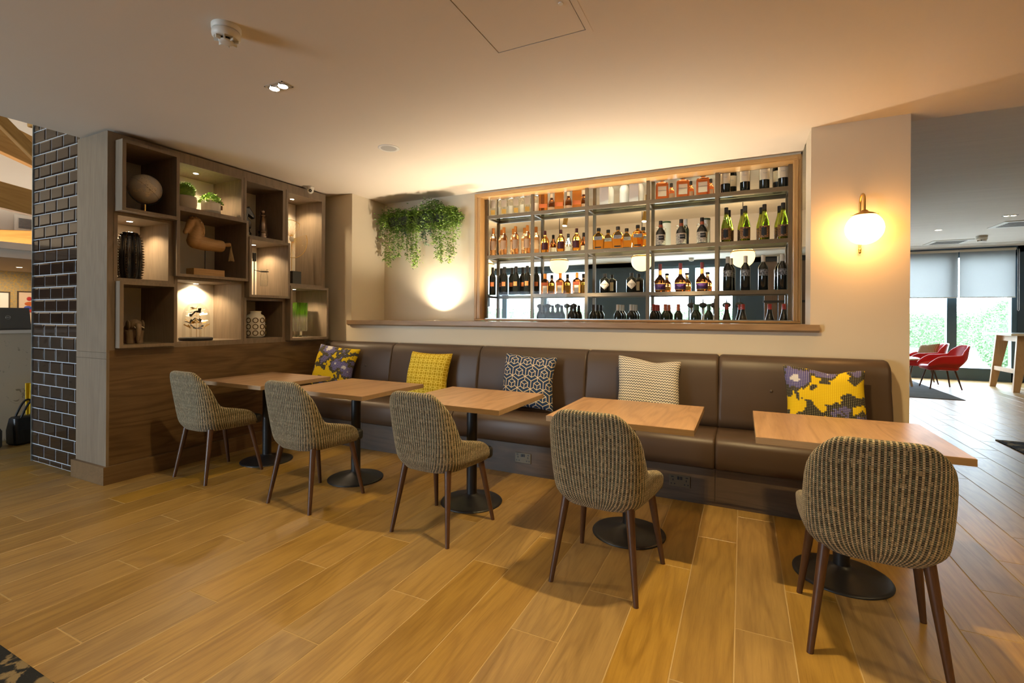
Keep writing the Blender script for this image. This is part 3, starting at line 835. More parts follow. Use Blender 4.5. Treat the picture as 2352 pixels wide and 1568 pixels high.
cushion('scatter_cushion', 'navy cushion with cream geometric cube lines', K['navy'], (-1.735, 3.86, .512), .505, math.radians(10), math.radians(16), math.radians(3.5))
cushion('scatter_cushion', 'white and grey zigzag cushion', K['zigzag'], (-.695, 3.87, .516), .52, math.radians(8), math.radians(17), math.radians(4.5), fold=.45)
cushion('scatter_cushion', 'yellow and purple floral cushion near the pillar', K['floral2'], (.505, 3.88, .504), .51, math.radians(-4), math.radians(15), math.radians(1.5), fold=.6)
# ================================================================ ceiling fixtures and lamps
def spot(name, parent, loc, target, power, size, blend, col, radius=.03):
    l = bpy.data.lights.new(name, 'SPOT'); l.energy = power; l.spot_size = size; l.spot_blend = blend; l.color = col; l.shadow_soft_size = radius
    o = bpy.data.objects.new(name, l); COL.objects.link(o)
    d = Vector(target) - Vector(loc); o.rotation_mode = 'QUATERNION'; o.rotation_quaternion = d.to_track_quat('-Z', 'Y')
    o.location = loc
    if parent is not None:
        o.parent = parent; o.location = Vector(loc) - parent.location
    return o
def point(name, parent, loc, power, col, radius=.05):
    l = bpy.data.lights.new(name, 'POINT'); l.energy = power; l.color = col; l.shadow_soft_size = radius
    o = bpy.data.objects.new(name, l); COL.objects.link(o); o.location = loc
    if parent is not None: o.parent = parent; o.location = Vector(loc) - parent.location
    return o
def twin_downlight(x, y, z, power, label, size=138, lit='lamp', rot=0.0, off=None):
    t = thing('twin_downlight', label, 'ceiling light', (x, y, z), rot, 'twin downlights in the ceiling')
    b = MB(); fr = .085; w = .165
    for a, c in (((-w/2, -fr/2, -.004), (w/2, -fr/2+.006, .0)), ((-w/2, fr/2-.006, -.004), (w/2, fr/2, .0)), ((-w/2, -fr/2, -.004), (-w/2+.006, fr/2, 0)), ((w/2-.006, -fr/2, -.004), (w/2, fr/2, 0))): b.box(a, c)
    b.build('trim_frame', K['chrome'], t)
    b = MB(); b.box((-w/2+.005, -fr/2+.005, -.0015), (w/2-.005, fr/2-.005, -.0005)); b.build('gimbal_plate', K['white'], t)
    for s in (-1, 1):
        b = MB(); b.lathe([(.034, -.009), (.036, -.004), (.036, -.001)], 24, T(s*.039, 0, 0)); rg = b.build('gimbal_ring', K['chrome'], t)
        b = MB(); b.lathe([(.0, -.0105), (.020, -.0104), (.029, -.0095)], 24, T(s*.039, 0, 0), cap=False); b.build('lit_lens', K[lit], rg)
        if power: spot('downlight_lamp' if off is None else 'downlight_%s_%s_offscreen' % (off, 'first' if s < 0 else 'second'), t, (x + s*.039, y, z-.03), (x + s*.039, y+.10, 0), power, math.radians(size), .75, WARM, .016)
    return t
P_DL = 84
twin_downlight(-2.68, 2.09, ZC, P_DL*.52, 'twin spotlight downlight in the ceiling near the smoke detector')
twin_downlight(-.20, 2.22, ZC, P_DL*1.4, 'twin spotlight downlight over the fourth table', off='over_tables')
twin_downlight(2.30, 2.22, ZC, P_DL*.45, 'twin spotlight downlight beyond the pillar', off='by_pillar')
for q in ((-2.68, -.4, .2, 'behind_left'), (-.20, -.4, .40, 'behind_middle'), (2.30, -.4, 1.4, 'behind_right')): twin_downlight(q[0], q[1], ZC, P_DL*q[2], 'twin spotlight downlight behind the seating', off=q[3])

def smoke_detector(x, y, z, label, s=1.0):
    t = thing('smoke_detector', label, 'smoke detector', (x, y, z)); t.scale = (s, s, s)
    b = MB(); b.lathe([(.052, -.020), (.056, -.016), (.056, 0)], 32); b.build('mount_ring', K['white'], t)
    b = MB(); b.lathe([(.047, -.024), (.049, -.020)], 32); b.build('recess_ring', K['white'], t)
    b = MB(); b.lathe([(.046, -.052), (.053, -.046), (.055, -.036), (.054, -.024), (.050, -.022)], 32); b.build('housing', K['white'], t)
    b = MB(); b.lathe([(.026, -.062), (.026, -.050)], 24); b.build('sensor_chamber', K['black'], t)
    b = MB(); b.lathe([(.0, -.069), (.020, -.069), (.028, -.066), (.030, -.062)], 24, cap=False); b.build('sensor_cap', K['white'], t)
    for i in range(8):
        a = i*PI/4; b = MB(); b.box((-.0025, .024, -.066), (.0025, .046, -.046), RZ(a)); b.build('fin', K['white'], t)
    return t
_p = on_z(520, 62, ZC); smoke_detector(_p.x, _p.y, ZC, 'white round smoke detector on the bay ceiling', 1.2)
_p = on_z(893, 340, ZC)
t = thing('ceiling_speaker', 'flush round ceiling speaker with grey grille', 'speaker', (_p.x, _p.y, ZC))
b = MB(); b.lathe([(.068, -.004), (.084, -.006), (.092, -.002), (.092, 0)], 40, cap=False); b.build('rim', K['white'], t)
b = MB(); b.lathe([(0, -.004), (.069, -.0035)], 40, cap=False); b.build('grille', plain('speaker_grille', (.42, .40, .37), .7), t)
_p = on_z(705, 428, ZC)
t = thing('security_camera', 'small white dome security camera above the display wall', 'camera', (_p.x, _p.y, ZC))
b = MB(); b.lathe([(.045, -.006), (.047, 0)], 28); b.build('mount_plate', K['white'], t)
b = MB(); b.lathe([(.028, -.045), (.040, -.03), (.043, -.006)], 28, T(.03, .02, 0)); b.build('body', K['white'], t)
b = MB(); b.ball((.03, .02, -.045), .036, 20, 12); b.build('eyeball', K['white'], t)
dv = (CAM - Vector((_p.x+.03, _p.y+.02, ZC-.045))).normalized(); MM = T(.03, .02, -.045) @ dv.to_track_quat('Z', 'Y').to_matrix().to_4x4()
b = MB(); b.lathe([(.020, .026), (.021, .033), (.017, .034)], 24, MM); b.build('lens_ring', K['white'], t)
b = MB(); b.lathe([(0, .0355), (.016, .0345)], 24, MM, cap=False); b.build('lens', K['blackgloss'], t)

# ---- globe wall light on the pillar
t = thing('wall_light', 'brass wall light with a glowing opal globe', 'wall light', (.776, YF, 1.975))
b = MB(); b.ball((0, -.165, 0), (.116, .116, .113), 36, 20); gl_ = b.build('opal_globe', K['opal'], t)
b = MB(); b.lathe([(.072, .092), (.070, .098), (.050, .110), (.024, .119), (.020, .128), (.013, .132)], 32, T(0, -.165, 0)); b.build('gallery_cap', K['brass'], t)
b = MB(); pts = [(0, -.022, -.140), (0, -.022, .20)] + [(0, -.022 - .072*(1-math.cos(a)), .20 + .06*math.sin(a)) for a in [PI*k/10 for k in range(1, 10)]] + [(0, -.166, .20), (0, -.166, .125)]
b.tube(pts, .0075, 10); b.build('swan_neck_arm', K['brass'], t)
b = MB(); b.lathe([(.004, -.16), (.0085, -.155), (.010, -.148), (.008, -.142), (.010, -.136), (.010, -.125), (.0076, -.12)], 16, T(0, -.022, 0)); b.build('finial', K['brass'], t)
b = MB(); b.lathe([(.034, 0), (.034, .008), (.020, .014)], 24, T(0, 0, .03) @ RX(PI/2)); b.build('wall_plate', K['brass'], t)
b = MB(); b.cyl((0, -.012, .03), (0, -.03, .03), .006); b.build('stub', K['brass'], t)
for s in (-1, 1):
    b = MB(); b.cyl((s*.068, -.165, .098), (s*.084, -.165, .100), .0025); b.build('thumb_screw', K['brass'], t)

# ---- uplights let into the ledge
for i, x in enumerate((-3.28, -2.325, -1.44, -.478)):
    t = thing('ledge_uplight', 'small recessed uplight in the oak ledge ' + ('below the trailing plant' if i == 0 else 'in front of the bar hatch'), 'uplight', (x, 4.70, 1.288), 0, 'uplights in the ledge')
    b = MB(); b.lathe([(.030, 0), (.030, .002), (.024, .004)], 24, cap=False); b.build('bezel', K['chrome'], t)
    b = MB(); b.lathe([(.024, .003), (.0, .0032)], 24, cap=False); b.build('lens', K['lamp'], t)
    spot('uplight_lamp', t, (x, 4.70, 1.30), (x, 4.58, 2.8), 96, math.radians(132), .85, (1.0, .84, .63), .02)
# ================================================================ display wall with niches and boxes
dw = thing('display_shelving', 'oak clad display wall with lit niches and projecting box shelves', 'shelving', (-4.73, 3.07, 0))
DO = Vector((-4.73, 3.07, 0))
def dmb(): return MB()
XB = -4.94                     # back boards of the niches
BOX = {  # y0, y1, z0, z1, projection  (outer sizes)
 'globe': (2.030, 2.452, 2.157, 2.718, .109), 'cactus': (2.023, 2.446, 1.605, 2.156, .003), 'elephant': (2.036, 2.459, 1.069, 1.602, .069),
 'plants': (2.465, 3.113, 2.279, 2.714, .003), 'horse': (2.461, 3.128, 1.676, 2.277, .059), 'dome': (2.472, 3.118, 1.073, 1.674, .003),
 'chess': (3.118, 3.588, 2.125, 2.714, .003), 'lamp': (3.130, 3.604, 1.520, 2.122, .072), 'vase': (3.122, 3.590, 1.080, 1.516, .003),
 'fan': (3.606, 4.118, 1.670, 2.714, .003), 'glass': (3.606, 4.130, 1.067, 1.664, .080)}
TB = .025
def inner(k):
    y0, y1, z0, z1, p = BOX[k]; return y0+TB, y1-TB, z0+TB, z1-TB
# facing panel around the boxes (cut at every box edge)
PY0, PY1, PZT = 2.000, 4.151, 2.782
ys = sorted({PY0, PY1} | {q for b_ in BOX.values() for q in b_[:2]}); zs = sorted({1.055, PZT} | {q for b_ in BOX.values() for q in b_[2:4]})
fp = MB()
for ya, yb in zip(ys[:-1], ys[1:]):
    run = None
    for za, zb in list(zip(zs[:-1], zs[1:])) + [(None, None)]:
        free = za is not None and not any(b_[0]-1e-6 <= ya and yb <= b_[1]+1e-6 and b_[2]-1e-6 <= za and zb <= b_[3]+1e-6 for b_ in BOX.values())
        if free: run = (run[0], zb) if run else (za, zb)
        elif run:
            fp.box((XD-.02, ya, run[0]), (XD, yb, run[1]), T(*(-DO))); run = None
fp.build('facing_panel', K['lam_v'], dw)
b = MB(); b.box((XD-.02, PY0, .14), (XD, PY1, 1.055), T(*(-DO))); b.build('dado_panel', K['lam_h'], dw)
b = MB(); b.box((XD-.001, PY0, 1.052), (XD+.0015, PY1, 1.056), T(*(-DO))); b.build('dado_joint', K['lam_v'], dw)
b = MB(); b.box((-4.966, PY0+.0, 1.035), (XD, PY0+.02, PZT), T(*(-DO)+Vector((0, -.02, 0)))); b.build('end_panel', K['lam_grey'], dw)
b = MB(); b.box((-4.966, PY0, .985), (XD, PY0+.02, 1.033), T(*(-DO)+Vector((0, -.02, 0)))); b.build('end_strip', K['lam_v'], dw)
b = MB(); b.box((-4.966, PY0, .14), (XD, PY0+.02, .983), T(*(-DO)+Vector((0, -.02, 0)))); b.build('end_panel', K['lam_grey'], dw)
b = MB(); b.box((-4.966, PY0+.001, .0), (-4.945, PY1, PZT), T(*(-DO))); b.box((-4.945, PY1-.02, 0), (XD-.02, PY1, PZT), T(*(-DO))); b.box((-4.945, PY0+.001, PZT-.02), (XD-.02, PY1, PZT), T(*(-DO))); b.build('carcass', K['lam_v'], dw)
def skirt(a, c, nm='skirting'):
    b = MB(); x0, y0 = a; x1, y1 = c
    b.box((x0, y0, 0), (x1, y1, .125), T(*(-DO))); b.box((x0 if x1-x0 > .1 else x0, y0, .125), (x1, y1, .14), T(*(-DO))); return b.build(nm, K['skirt'], dw)
skirt((XD, PY0-.045), (XD+.022, 4.29-.64)); skirt((-4.985, PY0-.045), (XD, PY0-.02))
for k, (y0, y1, z0, z1, pr) in BOX.items():
    x0, x1 = XB, XD+pr
    b = MB(); M_ = T(*(-DO))
    for a, c in (((x0, y0, z0), (x1, y1, z0+TB)), ((x0, y0, z1-TB), (x1, y1, z1)), ((x0, y0, z0+TB), (x1, y0+TB, z1-TB)), ((x0, y1-TB, z0+TB), (x1, y1, z1-TB))): b.box(a, c, M_)
    lit = k in ('cactus', 'plants', 'dome', 'lamp', 'fan', 'glass')
    o = b.build('box_shelf' if pr > .01 else 'niche', K['lam_v'], dw)
    e = MB(); g = .0015
    for a, c in (((x1, y0, z0), (x1+g, y1, z0+TB)), ((x1, y0, z1-TB), (x1+g, y1, z1)), ((x1, y0, z0+TB), (x1+g, y0+TB, z1-TB)), ((x1, y1-TB, z0+TB), (x1+g, y1, z1-TB))): e.box(a, c, M_)
    e.build('front_edging', K['box_edge'], o)
    if pr > .01:
        e = MB(); e.box((XD, y0-.0012, z0), (x1, y0, z1), M_); e.build('side_veneer', K['lam_grey'], o)
    e = MB(); e.box((x0, y0+TB, z0+TB), (x0+.006, y1-TB, z1-TB), M_); e.build('back_board', K['niche_back'], o)
NL = {'cactus': (298, 508), 'plants': (450, 398), 'dome': (450, 651), 'lamp': (582, 562), 'fan': (671, 457), 'glass': (675, 664)}
for k, (u_, v_) in NL.items():
    y0, y1, z0, z1 = inner(k); p_ = on_z(u_, v_, z1)
    t = thing('niche_downlight', {'cactus': 'small round lamp over the black cactus', 'plants': 'small round lamp over the potted plants', 'dome': 'small round lamp over the glass dome', 'lamp': 'small round lamp over the hanging glass vase', 'fan': 'small round lamp over the gold wire fan', 'glass': 'small round lamp over the green glass vase'}[k], 'niche lamp', (p_.x, p_.y, z1), 0, 'lamps in the display niches')
    b = MB(); b.lathe([(.021, -.003), (.027, -.004), (.029, 0)], 24, cap=False); b.build('bezel', K['chrome'], t)
    b = MB(); b.lathe([(0, -.004), (.021, -.0032)], 24, cap=False); b.build('lens', K['lamp'], t)
    spot('niche_lamp', t, (p_.x, p_.y, z1-.012), (p_.x, p_.y, z0), 22, math.radians(140), .5, (1.0, .74, .44), .018)

def remeshed(mb, name, mat, parent, vox=.006, sm=4):
    o = mb.build(name, mat, parent)
    r = o.modifiers.new('skin', 'REMESH'); r.mode = 'VOXEL'; r.voxel_size = vox; r.use_smooth_shade = True
    s = o.modifiers.new('relax', 'SMOOTH'); s.iterations = sm; s.factor = .5
    return o
XM = -4.66
# --- globe
z0 = inner('globe')[2] + .0007
t = thing('desk_globe', 'antique style beige globe on a black stand', 'globe', (-4.535, 2.262, z0)); t.scale = (.95, .95, .95)
MG = T(0, 0, .222) @ RX(math.radians(-38)) @ RY(math.radians(14))
b = MB(); b.ball((0, 0, 0), .126, 40, 24); o = b.build('globe_ball', K['globe'], t); o.matrix_local = MG
b = MB(); b.tube([(.1268*math.cos(a), .1268*math.sin(a), 0) for a in [2*PI*i/48 for i in range(48)]], .0009, 5, closed=True); q_ = b.build('equator_line', K['plinth'], o)
b = MB(); b.tube([(0, .138*math.sin(a), -.138*math.cos(a)) for a in [math.radians(-70 + 150*i/20) for i in range(21)]], .005, 8, T(0, 0, .222)); b.build('meridian_arm', K['black'], t)
b = MB(); b.cyl((0, 0, .012), (0, 0, .086), .009, n=16); b.build('post', K['gold'], t)
b = MB(); b.lathe([(.072, 0), (.074, .006), (.068, .012), (.012, .016)], 32); b.build('foot', K['black'], t)
# --- cactus vase
z0 = inner('cactus')[2] + .0007
t = thing('cactus_vase', 'glossy black ceramic cactus with rows of spines', 'ornament', (XM+.02, 2.205, z0))
prof = [(.074, 0), (.083, .05), (.090, .13), (.090, .22), (.084, .30), (.072, .36), (.056, .392), (.03, .398), (0, .385)]
NR = 9; b = MB(); vs = []; fs = []; n = NR*8
def crad(r, a): return r*(.80 + .20*abs(math.cos(NR*a/2))**1.5)
for r, z in prof:
    for i in range(n): a = 2*PI*i/n; vs.append((crad(r, a)*math.cos(a), crad(r, a)*math.sin(a), z))
for j in range(len(prof)-1):
    for i in range(n): k = (i+1) % n; fs.append((j*n+i, j*n+k, (j+1)*n+k, (j+1)*n+i))
b.add(vs, fs, None, True); o = weld(b.build('ribbed_body', K['blackgloss'], t)); 
b = MB()
for ri in range(NR):
    a = 2*PI*ri/NR
    for j in range(17):
        z = .015 + j*.0225
        r = lerp_tab([(zz, rr) for rr, zz in prof[:-1]], z)
        c = Vector((r*math.cos(a), r*math.sin(a), z)); d = Vector((math.cos(a), math.sin(a), .35)).normalized()
        b.cyl(c - d*.006, c + d*.016, .0075, .0006, 6)
tag(b.build('spines', plain('bronze_black_glaze', (.05, .028, .012), .2), t), kind='stuff')
# --- carved elephant
z0 = inner('elephant')[2] + .0007
t = thing('elephant_figure', 'small carved wooden elephant figure', 'figurine', (XM+.02, 2.225, z0)); t.scale = (1.25, 1.25, 1.2)
b = MB(); b.ball((0, 0, .088), (.058, .050, .056), 16, 12)
for sx in (-1, 1):
    for sy in (-1, 1): b.lathe([(.025, .0), (.023, .03), (.028, .09)], 12, T(sx*.030, sy*.026, 0))
b.ball((.040, -.004, .132), (.042, .040, .038), 14, 10); b.tube([(.074, -.004, .135), (.090, -.006, .105), (.093, -.008, .06), (.086, -.008, .02)], [.020, .017, .014, .012], 10)
remeshed(b, 'carved_body', K['elephant'], t, .004, 3)
for s_ in (-1, 1):
    b = MB(); b.ball((.034, s_*.042, .130), (.026, .008, .034), 12, 8); b.build('ear', K['elephant'], t)
    b = MB(); b.cyl((.070, s_*.020, .118), (.092, s_*.026, .108), .005, .002, 8); b.build('tusk', K['linen'], t)
# --- potted plants
z0 = inner('plants')[2] + .0007
t = thing('topiary_pot', 'clipped grass ball in a ribbed beige pot', 'potted plant', (XM+.0, 2.652, z0))
b = MB(); b.lathe([(.070, 0), (.088, .02), (.096, .06), (.096, .10), (.092, .128), (.086, .128), (.086, .115)], 40); b.build('pot', K['linen'], t)
b = MB(); random.seed(3)
for i in range(1500):
    a = random.uniform(0, 2*PI); e = math.asin(random.uniform(-.25, 1)); c = Vector((0, 0, .175)); d = Vector((math.cos(a)*math.cos(e), math.sin(a)*math.cos(e), math.sin(e)))
    d2 = (d + Vector((random.gauss(0, .25), random.gauss(0, .25), random.gauss(0, .25)))).normalized()
    p0 = c + d*.070; p1 = c + d*.076 + d2*random.uniform(.016, .030); s = d2.cross(Vector((.3, .5, .8))).normalized()*.0018
    b.add([p0-s, p0+s, p1], [(0, 1, 2)])
b.ball((0, 0, .172), .080, 20, 12); tag(b.build('grass_ball', K['grass'], t), kind='stuff')
t = thing('herb_pot', 'small leafy plant in a white pot with a leather tab', 'potted plant', (XM+.02, 2.88, z0))
b = MB(); b.lathe([(.074, 0), (.080, .01), (.082, .10), (.082, .126), (.076, .126), (.076, .11)], 40); b.build('pot', K['whitegloss'], t)
b = MB(); b.lathe([(.0805, .004), (.0825, .035)], 40, cap=False); b.build('grey_dip', plain('grey_dip', (.38, .37, .34), .6), t)
b = MB(); b.box((.05, .052, .06), (.068, .07, .10), RZ(.25)); b.build('leather_tab', plain('tan_leather_tab', (.25, .11, .05), .6), t)
b = MB()
for i in range(420):
    a = random.uniform(0, 2*PI); r = .095*math.sqrt(random.random()); c = Vector((r*math.cos(a), r*math.sin(a), .125 + .085*(1-(r/.1)**2)*random.uniform(.35, 1) - (.02 if r > .08 else 0)))
    d = Vector((math.cos(a), math.sin(a), random.uniform(.0, 1.2))).normalized(); s = d.cross(Vector((random.uniform(-1, 1), random.uniform(-1, 1), .8))).normalized()
    L_, w = random.uniform(.014, .024), random.uniform(.006, .010)
    b.add([c, c+d*L_*.45+s*w, c+d*L_, c+d*L_*.45-s*w], [(0, 1, 2, 3)])
tag(b.build('leaves', K['herb'], t), kind='stuff')
# --- carved horse
z0 = inner('horse')[2] + .0007
t = thing('carved_horse', 'carved wooden horse torso with a rope tail on a block', 'sculpture', (XM+.11, 2.78, z0))
def hp(u_, v_): p_ = on_x(240+u_*.3317, 300+v_*.33163, XM+.11); return Vector((0, p_.y-2.78, p_.z-z0))
b = MB()
b.tube([hp(612, 765), hp(640, 770), hp(700, 785), hp(760, 795), hp(800, 800), hp(818, 802)], [.055, .066, .064, .058, .057, .052], 20)
b.ball(hp(622, 765), (.060, .062, .066), 18, 12)
b.tube([hp(620, 770), hp(628, 725), hp(642, 690), hp(640, 655), hp(622, 628), hp(600, 618)], [.062, .056, .048, .042, .036, .028], 18)
b.tube([hp(604, 622), hp(590, 650), hp(575, 678), hp(562, 698)], [.034, .032, .024, .021], 16)
b.ball(hp(560, 700), (.022, .020, .022), 12, 8)
remeshed(b, 'carved_torso', K['carved'], t, .006, 6)
b = MB(); mane = [hp(600, 602), hp(628, 600), hp(655, 615), hp(675, 642), hp(684, 672), hp(684, 705), hp(680, 735)]
for i in range(len(mane)-1):
    for f in (0, .33, .66):
        p_ = mane[i].lerp(mane[i+1], f); b.ball(p_ - Vector((0, 0, .006)), (.012, .015, .015), 8, 6)
b.build('mane_ridge', K['carved'], t)
for s in (-1, 1):
    b = MB(); q_ = hp(600, 600); b.cyl(q_ + Vector((s*.018, .0, -.005)), q_ + Vector((s*.020, -.004, .012)), .010, .002, 8); b.build('ear', K['carved'], t)
b = MB(); b.cyl(hp(820, 792), hp(868, 790), .019, .021, 14); b.build('tail_dock', K['carved'], t)
b = MB(); q_ = hp(868, 792)
for i in range(26):
    a = i*2*PI/26; e = hp(878, 905) + Vector((.022*math.cos(a), .026*math.sin(a), random.uniform(-.006, .01)))
    b.tube([q_, q_ + Vector((.006*math.cos(a), .012, -.012)), hp(876, 830) + Vector((.008*math.cos(a), .009*math.sin(a), 0)), e], .0022, 4)
tag(b.build('rope_tassel', plain('jute', (.46, .34, .18), .85), t), kind='stuff')
b = MB(); b.cyl((0, hp(697, 840).y, .06), (0, hp(697, 800).y, .26), .004, n=8); b.build('rod', K['black'], t)
b = MB(); b.box((-.045, hp(575, 975).y+.012, 0), (.075, hp(820, 975).y-.03, .062), None, .003); b.build('block_base', K['carved'], t)
# --- butterflies under a glass dome
z0 = inner('dome')[2] + .0007
t = thing('butterfly_cloche', 'glass dome with gold and black butterflies on wires', 'ornament', (XM+.01, 2.752, z0))
b = MB(); b.lathe([(.130, 0), (.138, .005), (.138, .022), (.130, .027), (.02, .028)], 48); b.build('base', K['black'], t)
b = MB(); b.lathe([(.112, .021), (.113, .20), (.108, .25), (.094, .295), (.070, .330), (.040, .350), (.0, .356)], 48, cap=False); b.build('glass_dome', K['cloche'], t)
bf = [(-.02, .015, .300, 'gold'), (.02, .03, .262, 'black'), (-.03, -.035, .262, 'black'), (-.02, -.03, .225, 'black'), (.02, .02, .225, 'gold'), (.0, .035, .238, 'gold'), (.02, -.065, .165, 'black'), (.0, -.045, .160, 'gold'), (.02, -.01, .160, 'gold'), (-.02, .06, .165, 'gold'), (.02, .035, .172, 'black'), (.03, -.07, .115, 'gold'), (.03, -.01, .112, 'black'), (.02, .065, .118, 'gold')]
for i, (x, y, z, c) in enumerate(bf):
    b = MB(); b.cyl((x, y*1.0, .02), (x, y, z), .0008, n=5); st_ = b.build('wire_stem', K['gold'], t)
    b = MB(); M_ = T(x, y, z) @ RZ(random.uniform(-2, 2)) @ RX(random.uniform(-.5, .5)) @ RY(random.uniform(-.3, .3))
    for s in (-1, 1):
        up_ = random.uniform(.2, .8)
        wing = [(0, 0), (.052, .036), (.062, .010), (.036, -.004), (.045, -.034), (.014, -.026)]
        b.add([(s*px_*math.cos(up_), py_, px_*math.sin(up_)) for px_, py_ in wing], [list(range(6))], M_)
    b.cyl(M_ @ Vector((0, -.012, 0)), M_ @ Vector((0, .014, 0)), .0022, n=6)
    b.build('butterfly', K['gold'] if c == 'gold' else K['black'], t)
# --- chess pieces
z0 = inner('chess')[2] + .0007
t = thing('chess_knight', 'large black chess knight ornament', 'ornament', (XM-.02, 3.265, z0))
b = MB(); b.lathe([(.060, 0), (.064, .010), (.064, .025), (.052, .035), (.056, .048), (.044, .062), (.040, .09), (.048, .105), (.040, .115)], 32); b.build('turned_base', K['blackgloss'], t)
b = MB(); poly = [(-.050, .10), (.050, .10), (.054, .15), (.040, .185), (.016, .205), (.020, .235), (.045, .222), (.075, .205), (.090, .212), (.092, .235), (.080, .262), (.055, .295), (.040, .310), (.030, .330), (.015, .315), (-.015, .312), (-.045, .280), (-.062, .23), (-.064, .16)]
bm = bmesh.new(); vv = [bm.verts.new((-.024, y, z)) for y, z in poly]; f_ = bm.faces.new(vv); r_ = bmesh.ops.extrude_face_region(bm, geom=[f_]); bmesh.ops.translate(bm, vec=(.048, 0, 0), verts=[g for g in r_['geom'] if isinstance(g, bmesh.types.BMVert)])
bmesh.ops.recalc_face_normals(bm, faces=bm.faces[:]); bmesh.ops.bevel(bm, geom=[e for e in bm.edges if abs(e.verts[0].co.x - e.verts[1].co.x) < 1e-6], offset=.010, segments=2, profile=.5, affect='EDGES'); b.frombm(bm); b.build('horse_head', K['blackgloss'], t)
t = thing('chess_bishop', 'tall bronze chess piece with a ball top', 'ornament', (XM+.0, 3.448, z0))
pm = plain('dark_bronze', (.30, .22, .17), .25, metal=.8)
b = MB(); b.lathe([(.062, 0), (.066, .006), (.066, .018), (.056, .026), (.060, .036), (.050, .044), (.050, .075), (.054, .080), (.054, .088), (.046, .094), (.026, .248), (.036, .252), (.038, .260), (.028, .266), (.018, .275)], 36); b.build('turned_body', pm, t)
b = MB(); b.ball((0, 0, .300), .029, 24, 14); b.build('ball_top', pm, t)
K['tubeglass'] = pane('tube_vase_glass', (.93, .95, .95), .5)
# --- hanging glass vase on a black stand
z0 = inner('lamp')[2] + .0007
t = thing('hanging_vase', 'clear glass tube vase held by a black wire stand', 'vase', (XM+.03, 3.43, z0))
b = MB(); b.tube([(0, -.100, .006), (0, -.100, .33), (0, -.100, .44)], .0045, 8); b.build('upright', K['black'], t)
b = MB(); b.box((-.008, -.118, .36), (.008, -.082, .45), None, .003); b.build('clip', K['black'], t)
b = MB(); b.tube([(0, -.100, .270), (0, -.05, .262), (0, -.028, .262)], .0035, 8); b.build('arm', K['black'], t)
b = MB(); b.tube([(.040*math.cos(a), .015+.042*math.sin(a), .262) for a in [2*PI*i/24 for i in range(24)]], .0045, 8, closed=True); b.build('neck_ring', K['black'], t)
b = MB(); b.lathe([(0, .105), (.036, .106), (.040, .112), (.038, .22), (.030, .245), (.036, .275), (.044, .29)], 28, T(0, .015, 0), cap=False); b.build('glass_tube', K['tubeglass'], t)
b = MB(); b.box((-.06, -.13, 0), (.06, -.07, .006), None, .002); b.build('foot', K['black'], t)
# --- gold wire fan
z0 = inner('fan')[2] + .0007
t = thing('wire_fan', 'gold wire fan sculpture on a black block', 'sculpture', (XM+.01, 3.83, z0))
b = MB(); b.box((-.055, -.052, 0), (.055, .064, .150), None, .002); b.build('block_base', K['black'], t)
zc_ = .520; b = MB(); b.cyl((0, -.022, .15), (0, -.022, zc_), .0035, n=8); b.build('rod', K['gold'], t)
b = MB(); b.lathe([(0, -.004), (.031, -.003), (.034, 0), (.031, .003), (0, .004)], 28, T(0, -.022, zc_) @ RY(PI/2)); b.build('centre_disc', K['l_cream'], t)
def fanp(a, r): return (0, -.022 + r*math.sin(a), zc_ + r*math.cos(a))
b = MB(); R1 = .215
arcA = [fanp(math.radians(d_), R1) for d_ in range(-50, 34, 4)]; arcB = [fanp(math.radians(d_), R1*1.0) for d_ in range(70, 190, 4)]
b.tube(arcA, .0032, 6); b.tube(arcB, .0032, 6); b.tube([fanp(math.radians(30), R1), fanp(math.radians(40), .15)], .002, 6); b.build('rim_wire', K['gold'], t)
b = MB()
for d_ in list(range(-50, 34, 5)) + list(range(70, 190, 5)): b.tube([fanp(math.radians(d_), .032), fanp(math.radians(d_), R1)], .0014, 4)
tag(b.build('ray_wires', K['gold'], t), kind='stuff')
# --- white vase with raised rings
z0 = inner('vase')[2] + .0007
t = thing('ringed_vase', 'white ceramic vase with gold edged raised rings', 'vase', (XM+.03, 3.345, z0))
b = MB(); vp = [(.070, 0), (.088, .008), (.096, .025), (.097, .18), (.094, .205), (.080, .232), (.056, .246), (.054, .262), (.062, .275), (.058, .278), (.050, .262)]
b.lathe(vp, 44); b.build('body', K['whitegloss'], t)
dg = plain('dark_gold_glaze', (.14, .085, .03), .25, metal=.6)
for j in range(3):
    for i in range(9):
        a = 2*PI*i/9 + .1; b = MB()
        M_ = Matrix.Rotation(a, 4, 'Z') @ T(.0965, 0, .048 + j*.066)
        b.tube([(.002, .024*math.cos(q), .024*math.sin(q)) for q in [2*PI*k/20 for k in range(20)]], .0045, 6, M_, closed=True)
        o = b.build('raised_ring', dg, t)
b = MB(); b.tube([(.058*math.cos(a), .058*math.sin(a), .277) for a in [2*PI*k/28 for k in range(28)]], .0035, 6, closed=True); b.build('gold_lip', K['gold'], t)
